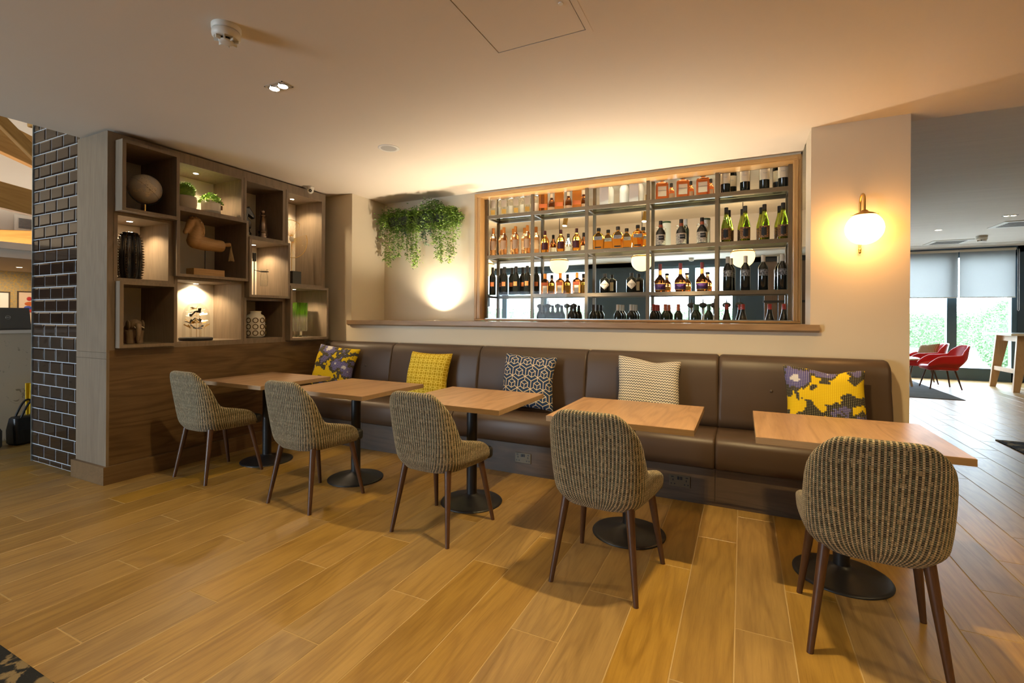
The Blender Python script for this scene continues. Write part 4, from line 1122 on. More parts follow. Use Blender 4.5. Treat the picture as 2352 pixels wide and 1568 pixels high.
# --- green to clear ribbed glass vase
z0 = inner('glass')[2] + .0007
m = Mat('green_fading_glass'); x_, y_, z_ = m.sep(m.coord()); f_ = z_.step(.20, .27)
m.set(col=m.mix(f_, (.93, .95, .90), (.16, .45, .02)), rough=.03, trans=.85, ior=1.35); K['greenglass'] = m.m
t = thing('ribbed_glass_vase', 'tall glass vase fading from green to clear on a square foot', 'vase', (XM+.0, 3.905, z0))
b = MB(); b.box((-.075, -.075, 0), (.075, .075, .012), None, .004); b.build('foot', K['g_clear'], t)
b = MB(); b.box((-.035, -.035, .012), (.035, .035, .066), None, .006); b.build('stem_block', K['g_clear'], t)
b = MB(); n = 64; vs = []; fs = []
sq = []
for i in range(n):
    a = 2*PI*i/n; c, s_ = math.cos(a), math.sin(a); r = .082/max(abs(c), abs(s_))*.98; r = min(r, .105)*(1 - .035*(i % 2)); sq.append((r*c, r*s_))
b.prism(sq, .066, .395); b.build('ribbed_bowl', K['greenglass'], t)

# ================================================================ trailing plant on the recess wall
t = thing('trailing_wall_plant', 'wall trough overflowing with trailing green foliage', 'hanging plant', (-3.56, YB, 2.52))
b = MB(); b.box((-.50, -.18, -.06), (.50, -.02, .05), None, .006); b.build('trough', plain('trough_green_black', (.03, .04, .02), .8), t)
b = MB(); b.box((-.40, -.02, -.05), (-.34, 0, .05)); b.build('wall_bracket', K['black'], t)
b = MB(); b.box((.34, -.02, -.05), (.40, 0, .05)); b.build('wall_bracket', K['black'], t)
def leaf(b, p, d, L_, w, roll):
    d = d.normalized(); s = d.cross(Vector((0, 0, 1)));
    if s.length < .05: s = Vector((1, 0, 0))
    s.normalize(); nrm = s.cross(d); s = (s*math.cos(roll) + nrm*math.sin(roll))
    b.add([p, p + d*L_*.4 + s*w, p + d*L_, p + d*L_*.4 - s*w], [(0, 1, 2, 3)])
random.seed(21)
# (u, v of the tip in the photo, leaf material, fullness)
VT = [(884, 600, 'leaf2', 1.), (893, 612, 'leaf2', 1.), (902, 596, 'leaf', 1.2), (915, 590, 'leaf', 1.2), (925, 572, 'leaf2', .8), (936, 596, 'leaf', .5), (951, 616, 'leaf2', 1.7), (958, 605, 'leaf2', 1.5), (946, 590, 'leaf2', 1.4), (970, 545, 'leaf3', 1.), (978, 562, 'leaf3', 1.1), (988, 540, 'leaf3', .8), (997, 560, 'leaf', .8),
      (1005, 592, 'leaf2', 1.2), (1012, 575, 'leaf2', 1.2), (1014, 604, 'leaf2', 1.3), (1034, 602, 'leaf2', 1.4), (1042, 585, 'leaf2', 1.5), (1050, 548, 'leaf2', 1.4), (1054, 520, 'leaf', 1.2), (878, 545, 'leaf', 1.2), (874, 515, 'leaf', 1.), (930, 540, 'leaf3', 1.), (912, 545, 'leaf', 1.), (965, 520, 'leaf', 1.), (940, 525, 'leaf3', 1.), (1025, 530, 'leaf2', 1.), (1000, 520, 'leaf', 1.2), (985, 515, 'leaf2', 1.2), (900, 530, 'leaf', 1.2), (888, 520, 'leaf2', 1.2), (1040, 515, 'leaf2', 1.2)]
for (u_, v_, mt_, fl_) in VT:
    yy = YB - random.uniform(.07, .24); tip = on_y(u_, v_, yy) - Vector((-3.56, YB, 2.52))
    top = Vector((max(-.50, min(.50, tip.x*.93 + random.uniform(-.03, .03))), -.10 + random.uniform(-.05, .02), .05 + random.uniform(0, .04)))
    out = Vector((top.x*1.04 + random.uniform(-.02, .02), tip.y - yy*0 , .0)); out = Vector((out.x, (yy - YB) - .02, .03))
    path = [top, top.lerp(out, .6) + Vector((0, 0, .05)), out, out.lerp(tip, .35) + Vector((random.uniform(-.012, .012), 0, 0)), out.lerp(tip, .7) + Vector((random.uniform(-.012, .012), 0, 0)), tip]
    b = MB(); Ltot = sum((path[i+1]-path[i]).length for i in range(5)); nn = int(Ltot*(260 + 260*fl_))
    for i in range(nn):
        s_ = random.random()*5; k = min(4, int(s_)); p_ = path[k].lerp(path[k+1], s_-k)
        a = random.uniform(0, 2*PI); d = Vector((math.cos(a), math.sin(a), random.uniform(-1.0, .3)))
        p_ = p_ + Vector((random.gauss(0, .015*fl_), random.gauss(0, .015*fl_), 0))
        leaf(b, p_, d, random.uniform(.022, .040), random.uniform(.006, .010), random.uniform(-.9, .9))
    b.tube(path, .0014, 4); b.build('trailing_vine', K[mt_], t)
b = MB()
for i in range(5200):
    x = random.uniform(-.58, .58); q = 1 - (abs(x)/.62)**4
    y = -.10 + random.gauss(0, .07); z = .03 + random.uniform(-.16, .15 + .05*math.sin(x*9))*q
    if x > .28: z -= .02
    a = random.uniform(0, 2*PI); d = Vector((math.cos(a), math.sin(a), random.uniform(-.8, .7)))
    leaf(b, Vector((x, min(y, -.012), z)), d, random.uniform(.022, .042), random.uniform(.005, .009), random.uniform(-1.2, 1.2))
tag(b.build('bushy_top', K['leaf'], t), kind='stuff')
# ================================================================ bar seen through the hatch
bw = MB(); bw.box((-10.2, 5.06, 0), (-10.0, 14, ZF)); bw.box((-10.0, 4.98, 0), (-6.5, 5.06, ZF))
struct('wall_bar', bw, K['slate'], 'slate blue end wall of the bar room', 'wall')
cb = MB(); cb.box((-10.2, 5.06, ZF+.0005), (-4.95, 14.0, ZF+.12)); struct('ceiling_bar', cb, K['ceil_far'], 'pale ceiling over the far end of the bar', 'ceiling')
K['tan'] = K['ceil_far']
bh = MB(); bh.box((-10.0, 8.0, 2.375), (1.0, 8.25, ZF)); bh.box((-10.0, 5.06, ZF-.02), (1.0, 8.0, ZF-.0005))
struct('trim_bulkhead', bh, K['tan'], 'limed bulkhead and ceiling over the bar', 'bulkhead')
sp = MB(); sp.box((.95, 4.62, 0), (1.07, 9.3, ZF)); struct('wall_bar_side', sp, K['wall'], 'side wall of the bar behind the pillar', 'wall')
t = thing('timber_screen', 'tall brown panelled screen beside the bar', 'screen', (.75, 9.6, 0))
for i in range(4):
    b = MB(); b.box((-.40 + i*.22, 0, 0), (-.40 + i*.22 + .205, .04, 2.35), None, .004); b.build('panel', wood('screen_walnut', (.10, .055, .03), (.20, .12, .07), 'z', 12, .5, .3) if i == 0 else bpy.data.materials['screen_walnut'], t)
b = MB(); b.box((-.42, -.02, 1.62), (.50, 0, 1.66)); b.build('rail', K['black'], t)
b = MB(); b.box((-.44, -.02, 2.35), (.52, .06, 2.42)); b.build('head_rail', K['black'], t)

# ---- metal and glass shelf unit
su = thing('bar_shelf_unit', 'champagne metal shelf unit with glass shelves in the hatch', 'shelving', (-1.18, 5.12, 1.165))
SO = T(1.18, -5.12, -1.165)
SX = [-2.742, -2.150, -1.515, -.870, -.225, .384]
SZ = {1: 2.515, 2: 2.045, 3: 1.580}
for i, x in enumerate(SX):
    for y in (4.97, 5.27):
        b = MB(); b.box((x-.016, y-.015, 1.165), (x+.016, y+.015, 2.90), SO); b.build('post', K['bronze'], su)
for i in range(5):
    xa, xb = SX[i]+.016, SX[i+1]-.016
    for lv, z in SZ.items():
        for y in (4.97, 5.27):
            if i == 0 and lv == 3 and y < 5: continue
            b = MB(); b.box((xa, y-.0148, z-.020), (xb, y+.0148, z+.018), SO); b.build('rail', K['bronze'], su)
        b = MB(); b.box((xa, 4.985, z+.010), (xb, 5.255, z+.020), SO); b.build('glass_shelf', K['shelfglass'], su)
for i, x in enumerate(SX):
    for lv, z in SZ.items():
        b = MB(); b.box((x-.012, 4.985, z-.016), (x+.012, 5.255, z+.009), SO); b.build('side_rail', K['bronze'], su)
for i in range(5):
    xa, xb = SX[i]+.02, SX[i+1]-.02
    for z in (2.045,):
        b = MB(); b.box((xa, 5.240, z+.021), (xb, 5.254, z+.030), SO); b.build('led_strip', K['led'], su)
t = thing('back_bar_counter', 'dark counter under the hatch shelves', 'counter', (-1.18, 5.2, 0))
b = MB(); b.box((-1.63, -.19, 1.13), (1.60, .30, 1.165)); b.build('worktop', K['plinth'], t)
b = MB(); b.box((-1.61, -.19, 0), (1.58, .27, 1.13)); b.build('cabinet', K['slate'], t)

# ---- bottles
def text_mesh(s_, size):
    cu = bpy.data.curves.new('lettering', 'FONT'); cu.body = s_; cu.size = size; cu.align_x = 'CENTER'; cu.align_y = 'CENTER'; cu.extrude = .0002
    o = bpy.data.objects.new('lettering', cu); COL.objects.link(o)
    me = bpy.data.meshes.new_from_object(o.evaluated_get(bpy.context.evaluated_depsgraph_get())); bpy.data.objects.remove(o); return me
def lettering(s_, size, mat, parent, M_):
    me = text_mesh(s_, size); me.materials.clear(); me.materials.append(mat); me.transform(M_); o = link('lettering', me, parent); return o
FRONT = RX(PI/2)              # text facing -Y
def arclab(b, r, z0, z1, half, n=12, c=0.0):
    vs = []; fs = []
    for i in range(n+1):
        a = -PI/2 + c - half + 2*half*i/n
        vs += [(r*math.cos(a), r*math.sin(a), z0), (r*math.cos(a), r*math.sin(a), z1)]
    for i in range(n): fs.append((2*i, 2*i+2, 2*i+3, 2*i+1))
    b.add(vs, fs, None, True)
def rsq(w, d, r, n=4):
    o = []
    for sx, sy, a0 in ((1, 1, 0), (-1, 1, PI/2), (-1, -1, PI), (1, -1, 1.5*PI)):
        for k in range(n+1):
            a = a0 + PI/2*k/n; o.append((sx*(w/2-r) + r*math.cos(a), sy*(d/2-r) + r*math.sin(a)))
    return o
def flat_body(b, levels, r=.012):
    """levels: (w, d, z)"""
    rings = [[(x, y, z) for x, y in rsq(w, d, min(r, w/2.05, d/2.05))] for w, d, z in levels]; n = len(rings[0]); vs = [p for q in rings for p in q]; fs = []
    for j in range(len(rings)-1):
        for i in range(n): k = (i+1) % n; fs.append((j*n+i, j*n+k, (j+1)*n+k, (j+1)*n+i))
    fs.append(list(range(n))[::-1]); fs.append(list(range((len(rings)-1)*n, len(rings)*n))); b.add(vs, fs, None, False)
def rnd_bottle(nm, prof, gl, cap, caprof, labs, letter=None, collar=None):
    t = thing(nm, nm, 'bottle')
    b = MB(); b.lathe(prof, 24); b.build('glass_body', K[gl], t)
    b = MB(); b.lathe(caprof, 18); b.build('cap', K[cap], t)
    for (r, za, zb, half, mt_) in labs:
        b = MB(); arclab(b, r, za, zb, half); b.build('label', K[mt_], t)
    if collar: b = MB(); b.lathe(collar[0], 18, cap=False); b.build('neck_collar', K[collar[1]], t)
    if letter: lettering(letter[0], letter[1], K[letter[2]], t, T(0, -letter[3], letter[4]) @ FRONT)
    return t
def sq_bottle(nm, levels, gl, cap, caprof, labs, letter=None, r=.012):
    t = thing(nm, nm, 'bottle')
    b = MB(); flat_body(b, levels, r); b.build('glass_body', K[gl], t)
    b = MB(); b.lathe(caprof, 18); b.build('cap', K[cap], t)
    for (w, za, zb, y, mt_) in labs:
        b = MB(); b.box((-w/2, y-.0008, za), (w/2, y, zb)); b.build('label', K[mt_], t)
    if letter:
        for L_ in letter: lettering(L_[0], L_[1], K[L_[2]], t, T(0, L_[3], L_[4]) @ FRONT)
    return t
def bdx(r=.041, h=.33, sh=.205): return [(r*.9, 0), (r, .006), (r, sh), (r*.93, sh+.018), (r*.6, sh+.04), (.0165, sh+.055), (.0150, h-.012), (.0150, h-.004)]
def bgy(r=.043, h=.33, sh=.15): return [(r*.9, 0), (r, .006), (r, sh), (r*.92, sh+.03), (r*.68, sh+.07), (.020, sh+.11), (.0160, h-.03), (.0155, h-.004)]
def capp(h, L_, r=.0172): return [(r, h-L_), (r, h-.002), (r*.9, h)]
BT = {}
BT['wine_cream'] = lambda: rnd_bottle('wine_bottle', bdx(.044, .34, .22), 'g_dark', 'c_black', capp(.34, .07), [(.0446, .095, .20, 1.25, 'l_cream')], ('Casa', .018, 'l_grey', .0455, .155))
BT['wine_black'] = lambda: rnd_bottle('wine_bottle', bdx(.042, .33, .205), 'g_dark', 'c_grey', capp(.33, .065, .0182), [(.0426, .135, .195, 1.0, 'l_worn')])
BT['wine_blue'] = lambda: rnd_bottle('wine_bottle', bdx(.041, .33, .205), 'g_dark', 'c_black', capp(.33, .075, .0176), [(.0416, .10, .15, .55, 'l_orange')])
BT['wine_green'] = lambda: rnd_bottle('wine_bottle', bgy(.0445, .34, .145), 'g_green', 'c_black', capp(.34, .065, .0176), [(.0451, .025, .135, 1.5, 'l_speck'), (.0455, .045, .12, .5, 'l_black')])
BT['rose'] = lambda: rnd_bottle('rose_wine_bottle', bdx(.040, .335, .21), 'g_rose', 'c_orange', capp(.335, .07, .0182), [(.0406, .07, .175, .95, 'l_peach')])
BT['whisky'] = lambda: rnd_bottle('whisky_bottle', [(.044, 0), (.048, .006), (.050, .10), (.049, .135), (.038, .165), (.022, .185), (.017, .20), (.016, .235)], 'g_amber', 'l_maroon', [(.0175, .205), (.0165, .25), (.016, .253)], [(.0512, .035, .115, .75, 'l_maroon')])
BT['dark_rum'] = lambda: rnd_bottle('spirit_bottle', [(.032, 0), (.035, .005), (.035, .12), (.030, .145), (.016, .165), (.014, .21)], 'g_brown', 'c_black', capp(.225, .045, .016), [(.0356, .01, .075, 1.3, 'l_cream')])
BT['clear_small'] = lambda: rnd_bottle('spirit_bottle', [(.036, 0), (.039, .005), (.039, .11), (.032, .14), (.016, .165), (.014, .21)], 'g_clear', 'c_black', capp(.225, .045, .016), [(.0396, .01, .075, .9, 'l_white')])
BT['white_label'] = lambda: rnd_bottle('spirit_bottle', [(.036, 0), (.039, .005), (.039, .12), (.030, .15), (.017, .17), (.015, .28)], 'g_brown', 'l_white', capp(.30, .115, .0172), [(.0396, .01, .075, 1.3, 'l_white')])
BT['clear_wine'] = lambda: rnd_bottle('white_wine_bottle', bdx(.041, .33, .205), 'g_clear', 'l_white', capp(.33, .06), [(.0416, .02, .14, 1.1, 'l_white')])
BT['clear_square'] = lambda: sq_bottle('white_wine_bottle', [(.080, .070, 0), (.084, .074, .006), (.084, .074, .20), (.066, .060, .225), (.032, .032, .245), (.030, .030, .32)], 'g_clear', 'l_white', capp(.335, .06), [(.050, .02, .075, -.0375, 'l_gold'), (.062, .10, .185, -.0375, 'l_cream')])
BT['orange_square'] = lambda: sq_bottle('spirit_bottle', [(.098, .080, 0), (.102, .084, .006), (.102, .084, .215), (.080, .066, .235), (.034, .034, .25), (.032, .032, .29)], 'g_orange', 'c_black', capp(.305, .045, .02), [(.088, .04, .085, -.0425, 'l_orange')])
BT['frosted'] = lambda: rnd_bottle('vodka_bottle', [(.044, 0), (.048, .006), (.048, .19), (.040, .215), (.022, .235), (.019, .31)], 'frost', 'l_white', capp(.335, .045, .021), [])
BT['amaretto'] = lambda: sq_bottle('liqueur_bottle', [(.118, .075, 0), (.122, .079, .006), (.122, .079, .16), (.112, .072, .175), (.060, .050, .185), (.032, .032, .19), (.030, .030, .205)], 'g_red', 'c_black', [(.026, .20), (.027, .235), (.024, .24)], [(.082, .035, .135, -.040, 'l_cream')], [('DISARONNO', .0135, 'l_black', -.0412, .092)])
BT['small_amber'] = lambda: rnd_bottle('spirit_bottle', [(.030, 0), (.033, .005), (.033, .11), (.026, .135), (.014, .15), (.013, .18)], 'g_red', 'c_black', capp(.20, .04, .016), [(.0336, .02, .09, .8, 'l_cream')])
BT['flask'] = lambda: sq_bottle('whiskey_bottle', [(.100, .060, 0), (.106, .064, .006), (.122, .070, .12), (.116, .066, .145), (.085, .055, .172), (.038, .036, .186), (.031, .031, .192), (.031, .031, .205)], 'g_amber', 'c_black', [(.021, .203), (.021, .236), (.019, .238)], [(.088, .105, .142, -.0362, 'l_grey'), (.068, .018, .032, -.0345, 'l_black')], [('GENTLEMAN', .0115, 'l_black', -.0374, .127), ('JACK', .0115, 'l_black', -.0374, .114)], .016)
BT['rum_handles'] = lambda: rum_handles()
def rum_handles():
    t = rnd_bottle('rum_bottle', [(.045, 0), (.049, .005), (.050, .12), (.046, .145), (.034, .165), (.020, .185), (.018, .225)], 'g_dark', 'l_black', capp(.262, .045, .0185), [(.0506, .012, .118, 1.45, 'l_ink')], ('KRAKEN', .014, 'l_white', .0528, .083))
    b = MB(); arclab(b, .0514, .060, .104, .55, c=.25); b.build('label', K['l_black'], t)
    b = MB(); b.lathe([(.0195, .19), (.021, .205), (.0195, .222)], 18, cap=False); b.build('neck_band', K['l_rust'], t)
    for s in (-1, 1):
        b = MB(); b.tube([(s*.034 + s*.014*math.cos(a), 0, .182 + .018*math.sin(a)) for a in [2*PI*i/16 for i in range(16)]], .004, 6, closed=True); b.build('finger_loop', K['g_clear'], t)
    return t
BT['tube'] = lambda: tube_box()
def tube_box():
    t = thing('gift_tube', 'gift_tube', 'gift tube')
    b = MB(); b.lathe([(.045, 0), (.045, .262)], 28); b.build('tube_body', K['l_white'], t)
    b = MB(); b.lathe([(.0462, .258), (.0462, .276)], 28); b.build('lid', K['c_green'], t)
    return t
BT['green_slim'] = lambda: rnd_bottle('spirit_bottle', bdx(.034, .275, .165), 'g_darkgreen', 'l_white', capp(.285, .06, .0172), [(.0346, .02, .13, 1.0, 'l_black')], None, ([(.0175, .205), (.017, .225)], 'c_green'))
BT['orange_liqueur'] = lambda: sq_bottle('liqueur_bottle', [(.090, .074, 0), (.095, .078, .006), (.096, .078, .13), (.086, .070, .150), (.045, .040, .165), (.032, .032, .172), (.030, .030, .19)], 'g_brown', 'c_orange', [(.0185, .17), (.0185, .228), (.017, .231)], [(.048, .006, .090, -.0398, 'l_cream'), (.068, .092, .128, -.0398, 'l_rust')], None, .02)
BT['amber_small'] = lambda: rnd_bottle('spirit_bottle', [(.038, 0), (.041, .005), (.041, .12), (.033, .145), (.017, .16), (.016, .20)], 'g_orange', 'c_black', capp(.228, .048, .0185), [(.0416, .012, .10, .8, 'l_gold')], None, ([(.0185, .165), (.018, .178)], 'l_white'))
BT['gin'] = lambda: gin()
def gin():
    t = rnd_bottle('gin_bottle', [(.047, 0), (.051, .005), (.051, .135), (.046, .150), (.022, .160), (.017, .168), (.017, .178)], 'g_dark', 'c_black', [(.0185, .172), (.0185, .203), (.017, .206)], [])
    b = MB(); vs = []; n = 12   # diamond label wrapped on the front
    top = []; bot = []
    for i in range(n+1):
        f = -1 + 2*i/n; a = -PI/2 + f*1.15; h = .052*(1-abs(f)); r = .0518
        top.append((r*math.cos(a), r*math.sin(a), .084+h)); bot.append((r*math.cos(a), r*math.sin(a), .084-h))
    b.add(top + bot, [(n+1+i, n+2+i, i+1, i) for i in range(n)]); b.build('label', K['l_cream'], t)
    lettering("HENDRICK'S", .0125, K['l_black'], t, T(0, -.0535, .086) @ FRONT); lettering('GIN', .010, K['l_black'], t, T(0, -.0535, .071) @ FRONT)
    return t
BT['gin_back'] = lambda: rnd_bottle('gin_bottle', [(.047, 0), (.051, .005), (.051, .135), (.046, .150), (.022, .160), (.017, .168), (.017, .178)], 'g_dark', 'c_black', [(.0185, .172), (.0185, .203), (.017, .206)], [(.0516, .025, .12, .35, 'l_cream')])
BT['cognac'] = lambda: rnd_bottle('cognac_bottle', [(.046, 0), (.049, .005), (.058, .09), (.055, .115), (.040, .138), (.024, .155), (.0175, .175), (.016, .225)], 'g_brown', 'l_maroon', [(.0175, .222), (.0175, .283), (.016, .286)], [(.0565, .022, .078, 1.2, 'l_purple'), (.0600, .078, .086, 1.2, 'l_gold'), (.0520, .014, .022, 1.2, 'l_gold')], None, ([(.0178, .165), (.0170, .222)], 'l_gold'))
BT['cognac_small'] = lambda: rnd_bottle('spirit_bottle', [(.038, 0), (.041, .005), (.045, .075), (.038, .105), (.020, .125), (.016, .14), (.015, .18)], 'g_red', 'c_black', [(.021, .178), (.021, .198), (.019, .20)], [(.0442, .02, .06, .8, 'l_gold')], None, ([(.0172, .128), (.017, .148)], 'l_white'))
for nm_, cap_, L_ in (('base_dark', 'c_black', .085), ('base_white', 'c_grey', .065), ('base_red', 'l_red', .07), ('base_rust', 'l_rust', .07), ('base_green', 'c_green', .06)):
    BT[nm_] = (lambda cap_=cap_, L_=L_: rnd_bottle('wine_bottle', bdx(.041, .31, .19), 'g_darkgreen' if cap_ in ('c_green', 'l_rust') else 'g_dark', cap_, capp(.31, L_, .0172), [(.0416, .05, .14, 1.1, 'l_cream')]))
BT['base_bgy'] = lambda: rnd_bottle('wine_bottle', bgy(.044, .305, .12), 'g_dark', 'l_red', capp(.305, .065, .0176), [(.0446, .03, .11, 1.1, 'l_cream')], None, ([(.0180, .245), (.0178, .27)], 'l_red'))
BT['carton'] = lambda: carton()
def carton():
    t = thing('gift_carton', 'gift_carton', 'carton')
    b = MB(); b.box((-.048, -.04, 0), (.048, .04, .30), None, .002); b.build('carton_body', K['l_white'], t)
    b = MB(); b.box((-.02, -.0408, .20), (.02, -.04, .215)); b.build('printed_crest', K['l_grey'], t)
    return t
LAB = {'wine_cream': 'dark wine bottle with a large cream label', 'wine_black': 'black wine bottle with a stone coloured cap', 'wine_blue': 'dark wine bottle with a small red emblem', 'wine_green': 'olive green wine bottle with a speckled label',
 'rose': 'rose wine bottle with an orange capsule', 'whisky': 'amber whisky bottle with a round maroon label', 'dark_rum': 'slim dark bottle with a cream label among the amber whisky', 'clear_small': 'clear bottle with a white label among the amber whisky', 'white_label': 'bottle with a white label and long white neck among the orange bottles', 'clear_wine': 'clear white wine bottle with a white label', 'clear_square': 'square clear wine bottle with a cream and gold label',
 'orange_square': 'square orange spirit bottle with an orange label', 'frosted': 'frosted white vodka bottle', 'amaretto': 'square red amber liqueur bottle with a large cream label', 'small_amber': 'small amber bottle behind the square amber liqueur', 'flask': 'amber whiskey flask with a grey oval label and black cap', 'rum_handles': 'dark rum bottle with finger loops and an inked cream label', 'tube': 'white gift tube with a green lid behind the dark rum', 'green_slim': 'slim green bottle with a white cap behind the dark rum',
 'orange_liqueur': 'brown square liqueur bottle with an orange cap', 'amber_small': 'small amber bottle with a gold label beside the orange capped liqueur', 'gin': 'squat black gin bottle with a cream diamond label', 'gin_back': 'squat black gin bottle with a narrow cream strip label', 'cognac': 'bulbous cognac bottle with a purple and gold label', 'cognac_small': 'small amber bottle with a wide black stopper behind the cognac', 'base_dark': 'dark wine bottle with a black capsule on the counter under the shelves', 'base_white': 'dark wine bottle with a stone capsule on the counter under the shelves', 'base_red': 'dark wine bottle with a red capsule on the counter under the shelves', 'base_rust': 'green wine bottle with a rust capsule on the counter under the shelves', 'base_green': 'green capped wine bottle on the counter under the shelves', 'base_bgy': 'sloping shouldered wine bottle with a red capsule on the counter', 'carton': 'white gift carton beside the frosted vodka'}
ROWZ = {1: SZ[1]+.0207, 2: SZ[2]+.0207, 3: SZ[3]+.0207, 4: 1.1657}
GRP = {1: 'bottles on the top glass shelf', 2: 'bottles on the middle glass shelf', 3: 'bottles on the lower glass shelf', 4: 'bottles on the counter under the shelves'}
PROTO = {}
def put(kind, row, us, y):
    for u_ in us:
        if kind not in PROTO: t = PROTO[kind] = BT[kind]()
        else: t = copy_tree(PROTO[kind])
        x = on_y(u_, 600, y).x
        t.location = (x, y, ROWZ[row]); t.rotation_euler = (0, 0, random.uniform(-.12, .12) + (.28 - .09*(x+2.7)))
        lab = LAB[kind] + (' standing in the back row' if y > 5.12 and kind in ('rose', 'wine_black', 'wine_blue', 'wine_green', 'wine_cream', 'flask') else '')
        tag(t, lab, 'bottle' if kind not in ('tube', 'carton') else {'tube': 'gift tube', 'carton': 'carton'}[kind], GRP[row])
random.seed(5)
FY, RY_ = 5.055, 5.185
put('clear_square', 1, [1132.8, 1157.8, 1185.4, 1210.9], FY); put('clear_wine', 1, [1150.7, 1175, 1201, 1231], RY_)
put('orange_square', 1, [1247.2, 1284, 1324.5], FY); put('white_label', 1, [1266.2, 1305, 1340], RY_)
put('frosted', 1, [1399, 1433, 1467], 5.15); put('carton', 1, [1388, 1456], FY-.01)
put('amaretto', 1, [1519.5, 1567.4, 1614], FY); put('small_amber', 1, [1541, 1585.5, 1631], RY_)
put('wine_cream', 1, [1665.4, 1710.3, 1754.5, 1798], FY); put('wine_cream', 1, [1680, 1785], 5.19)
put('rose', 2, [1132.8, 1157.2, 1183.8, 1210.9], FY); put('rose', 2, [1152, 1179, 1204.4, 1231], RY_)
put('whisky', 2, [1251.5, 1287.9, 1324], FY); put('dark_rum', 2, [1270.5, 1340.3], RY_); put('clear_small', 2, [1305], RY_)
put('flask', 2, [1374.8, 1419, 1464.5], FY); put('flask', 2, [1396.6, 1439, 1477], RY_+.01)
put('rum_handles', 2, [1517, 1564.2, 1612], FY); put('tube', 2, [1530, 1620], RY_+.01); put('green_slim', 2, [1574.4], RY_)
put('wine_green', 2, [1667.5, 1711, 1755.2, 1798], FY); put('wine_green', 2, [1673.5, 1704.6, 1748, 1789.7], 5.188)
put('wine_blue', 3, [1131.8, 1158.9, 1185.4, 1211.4], FY); put('wine_blue', 3, [1152.3, 1176.2, 1201.2, 1232], RY_)
put('orange_liqueur', 3, [1252.2, 1287, 1325.6], FY); put('amber_small', 3, [1267.6, 1303.8, 1340.5], RY_)
put('gin', 3, [1389.3, 1450.7], FY); put('gin_back', 3, [1405.4, 1467.4], RY_+.01)
put('cognac', 3, [1516.4, 1563, 1612.7], FY); put('cognac_small', 3, [1532, 1578, 1625.5], RY_+.01)
put('wine_black', 3, [1671.5, 1712.3, 1753.2, 1797.4], FY); put('wine_black', 3, [1679, 1790], RY_+.02)
for i, u_ in enumerate([1241, 1249.7, 1259.4, 1270, 1281.8, 1291, 1313, 1321, 1330]): put('base_dark', 4, [u_], [5.07, 5.17, 5.07, 5.17, 5.07, 5.17, 5.07, 5.17, 5.26][i])
for i, u_ in enumerate([1363.5, 1373, 1380.7]): put('base_dark', 4, [u_], 5.07 + .1*i)
for i, u_ in enumerate([1419.7, 1426, 1431, 1450, 1456, 1461]): put('base_white', 4, [u_], 5.07 + .1*(i % 3))
for i, u_ in enumerate([1501.8, 1507.9, 1512.5]): put('base_red', 4, [u_], 5.07 + .1*i)
for i, u_ in enumerate([1529, 1537]): put('base_rust', 4, [u_], 5.07 + .1*i)
put('base_rust', 4, [1558.8], 5.07); put('base_green', 4, [1597], 5.07); put('base_green', 4, [1602], 5.17); put('base_green', 4, [1628.5], 5.07)
put('base_bgy', 4, [1669.5, 1707, 1768.6, 1801.4], 5.07); put('base_bgy', 4, [1700], 5.18)

# ---- pendant globes and brass spots over the bar
for i, x in enumerate((-3.88, -2.575, -1.31, 0.0)):
    t = thing('globe_pendant', 'glowing globe pendant on a black rod over the bar', 'pendant light', (x, 7.0, 2.155), 0, 'globe pendants over the bar')
    b = MB(); b.ball((0, 0, 0), .148, 28, 16); b.build('opal_globe', K['pend'] if 'pend' in K else K.setdefault('pend', emis('lit_pendant_glass', (1.0, .72, .28), 2.2)), t)
    b = MB(); b.lathe([(.1485, .055), (.1480, .062), (.13, .075)], 28, cap=False); b.build('brass_band', K['brass'], t)
    b = MB(); b.lathe([(.05, .14), (.05, .165), (.012, .18)], 20); b.build('gallery_cap', K['brass'], t)
    b = MB(); b.cyl((0, 0, .17), (0, 0, ZF-.04-2.155), .005, n=8); b.build('rod', K['black'], t)
    b = MB(); b.lathe([(.05, ZF-.045-2.155), (.05, ZF-.021-2.155)], 20); b.build('ceiling_rose', K['brass'], t)
    point('pendant_lamp', t, (x, 7.0, 2.34), 16, (1.0, .70, .36), .08)
for i, (u_, v_) in enumerate(((1297, 518), (1480, 508))):
    p_ = on_y(u_, v_, 6.2)
    t = thing('brass_spotlight', ['brass tube spotlight over the whisky bottles', 'brass tube spotlight over the amber flasks'][i], 'spotlight', (p_.x, p_.y, p_.z))
    b = MB(); b.cyl((0, 0, .0), (.015, .02, .13), .032, n=20); b.build('barrel', K['brass'], t)
    b = MB(); b.ball((0, 0, -.002), (.030, .030, .012), 16, 8); b.build('lit_lens', K['lamp_far'], t)
    b = MB(); b.cyl((.015, .02, .12), (.015, .02, ZF-.021-p_.z), .006, n=8); b.build('stem', K['brass'], t)
t = thing('bar_counter', 'slate fronted bar counter beyond the hatch', 'counter', (-2.2, 8.1, 0))
b = MB(); b.box((-3.4, -.25, 1.06), (2.6, .35, 1.10), None, .004); b.build('worktop', K['ledge'], t)
b = MB(); b.box((-3.35, -.2, 0), (2.55, .3, 1.06)); b.build('front', K['slate'], t)
TPS = [1241, 1260, 1282, 1303, 1319, 1588, 1615, 1641, 1669, 1699]
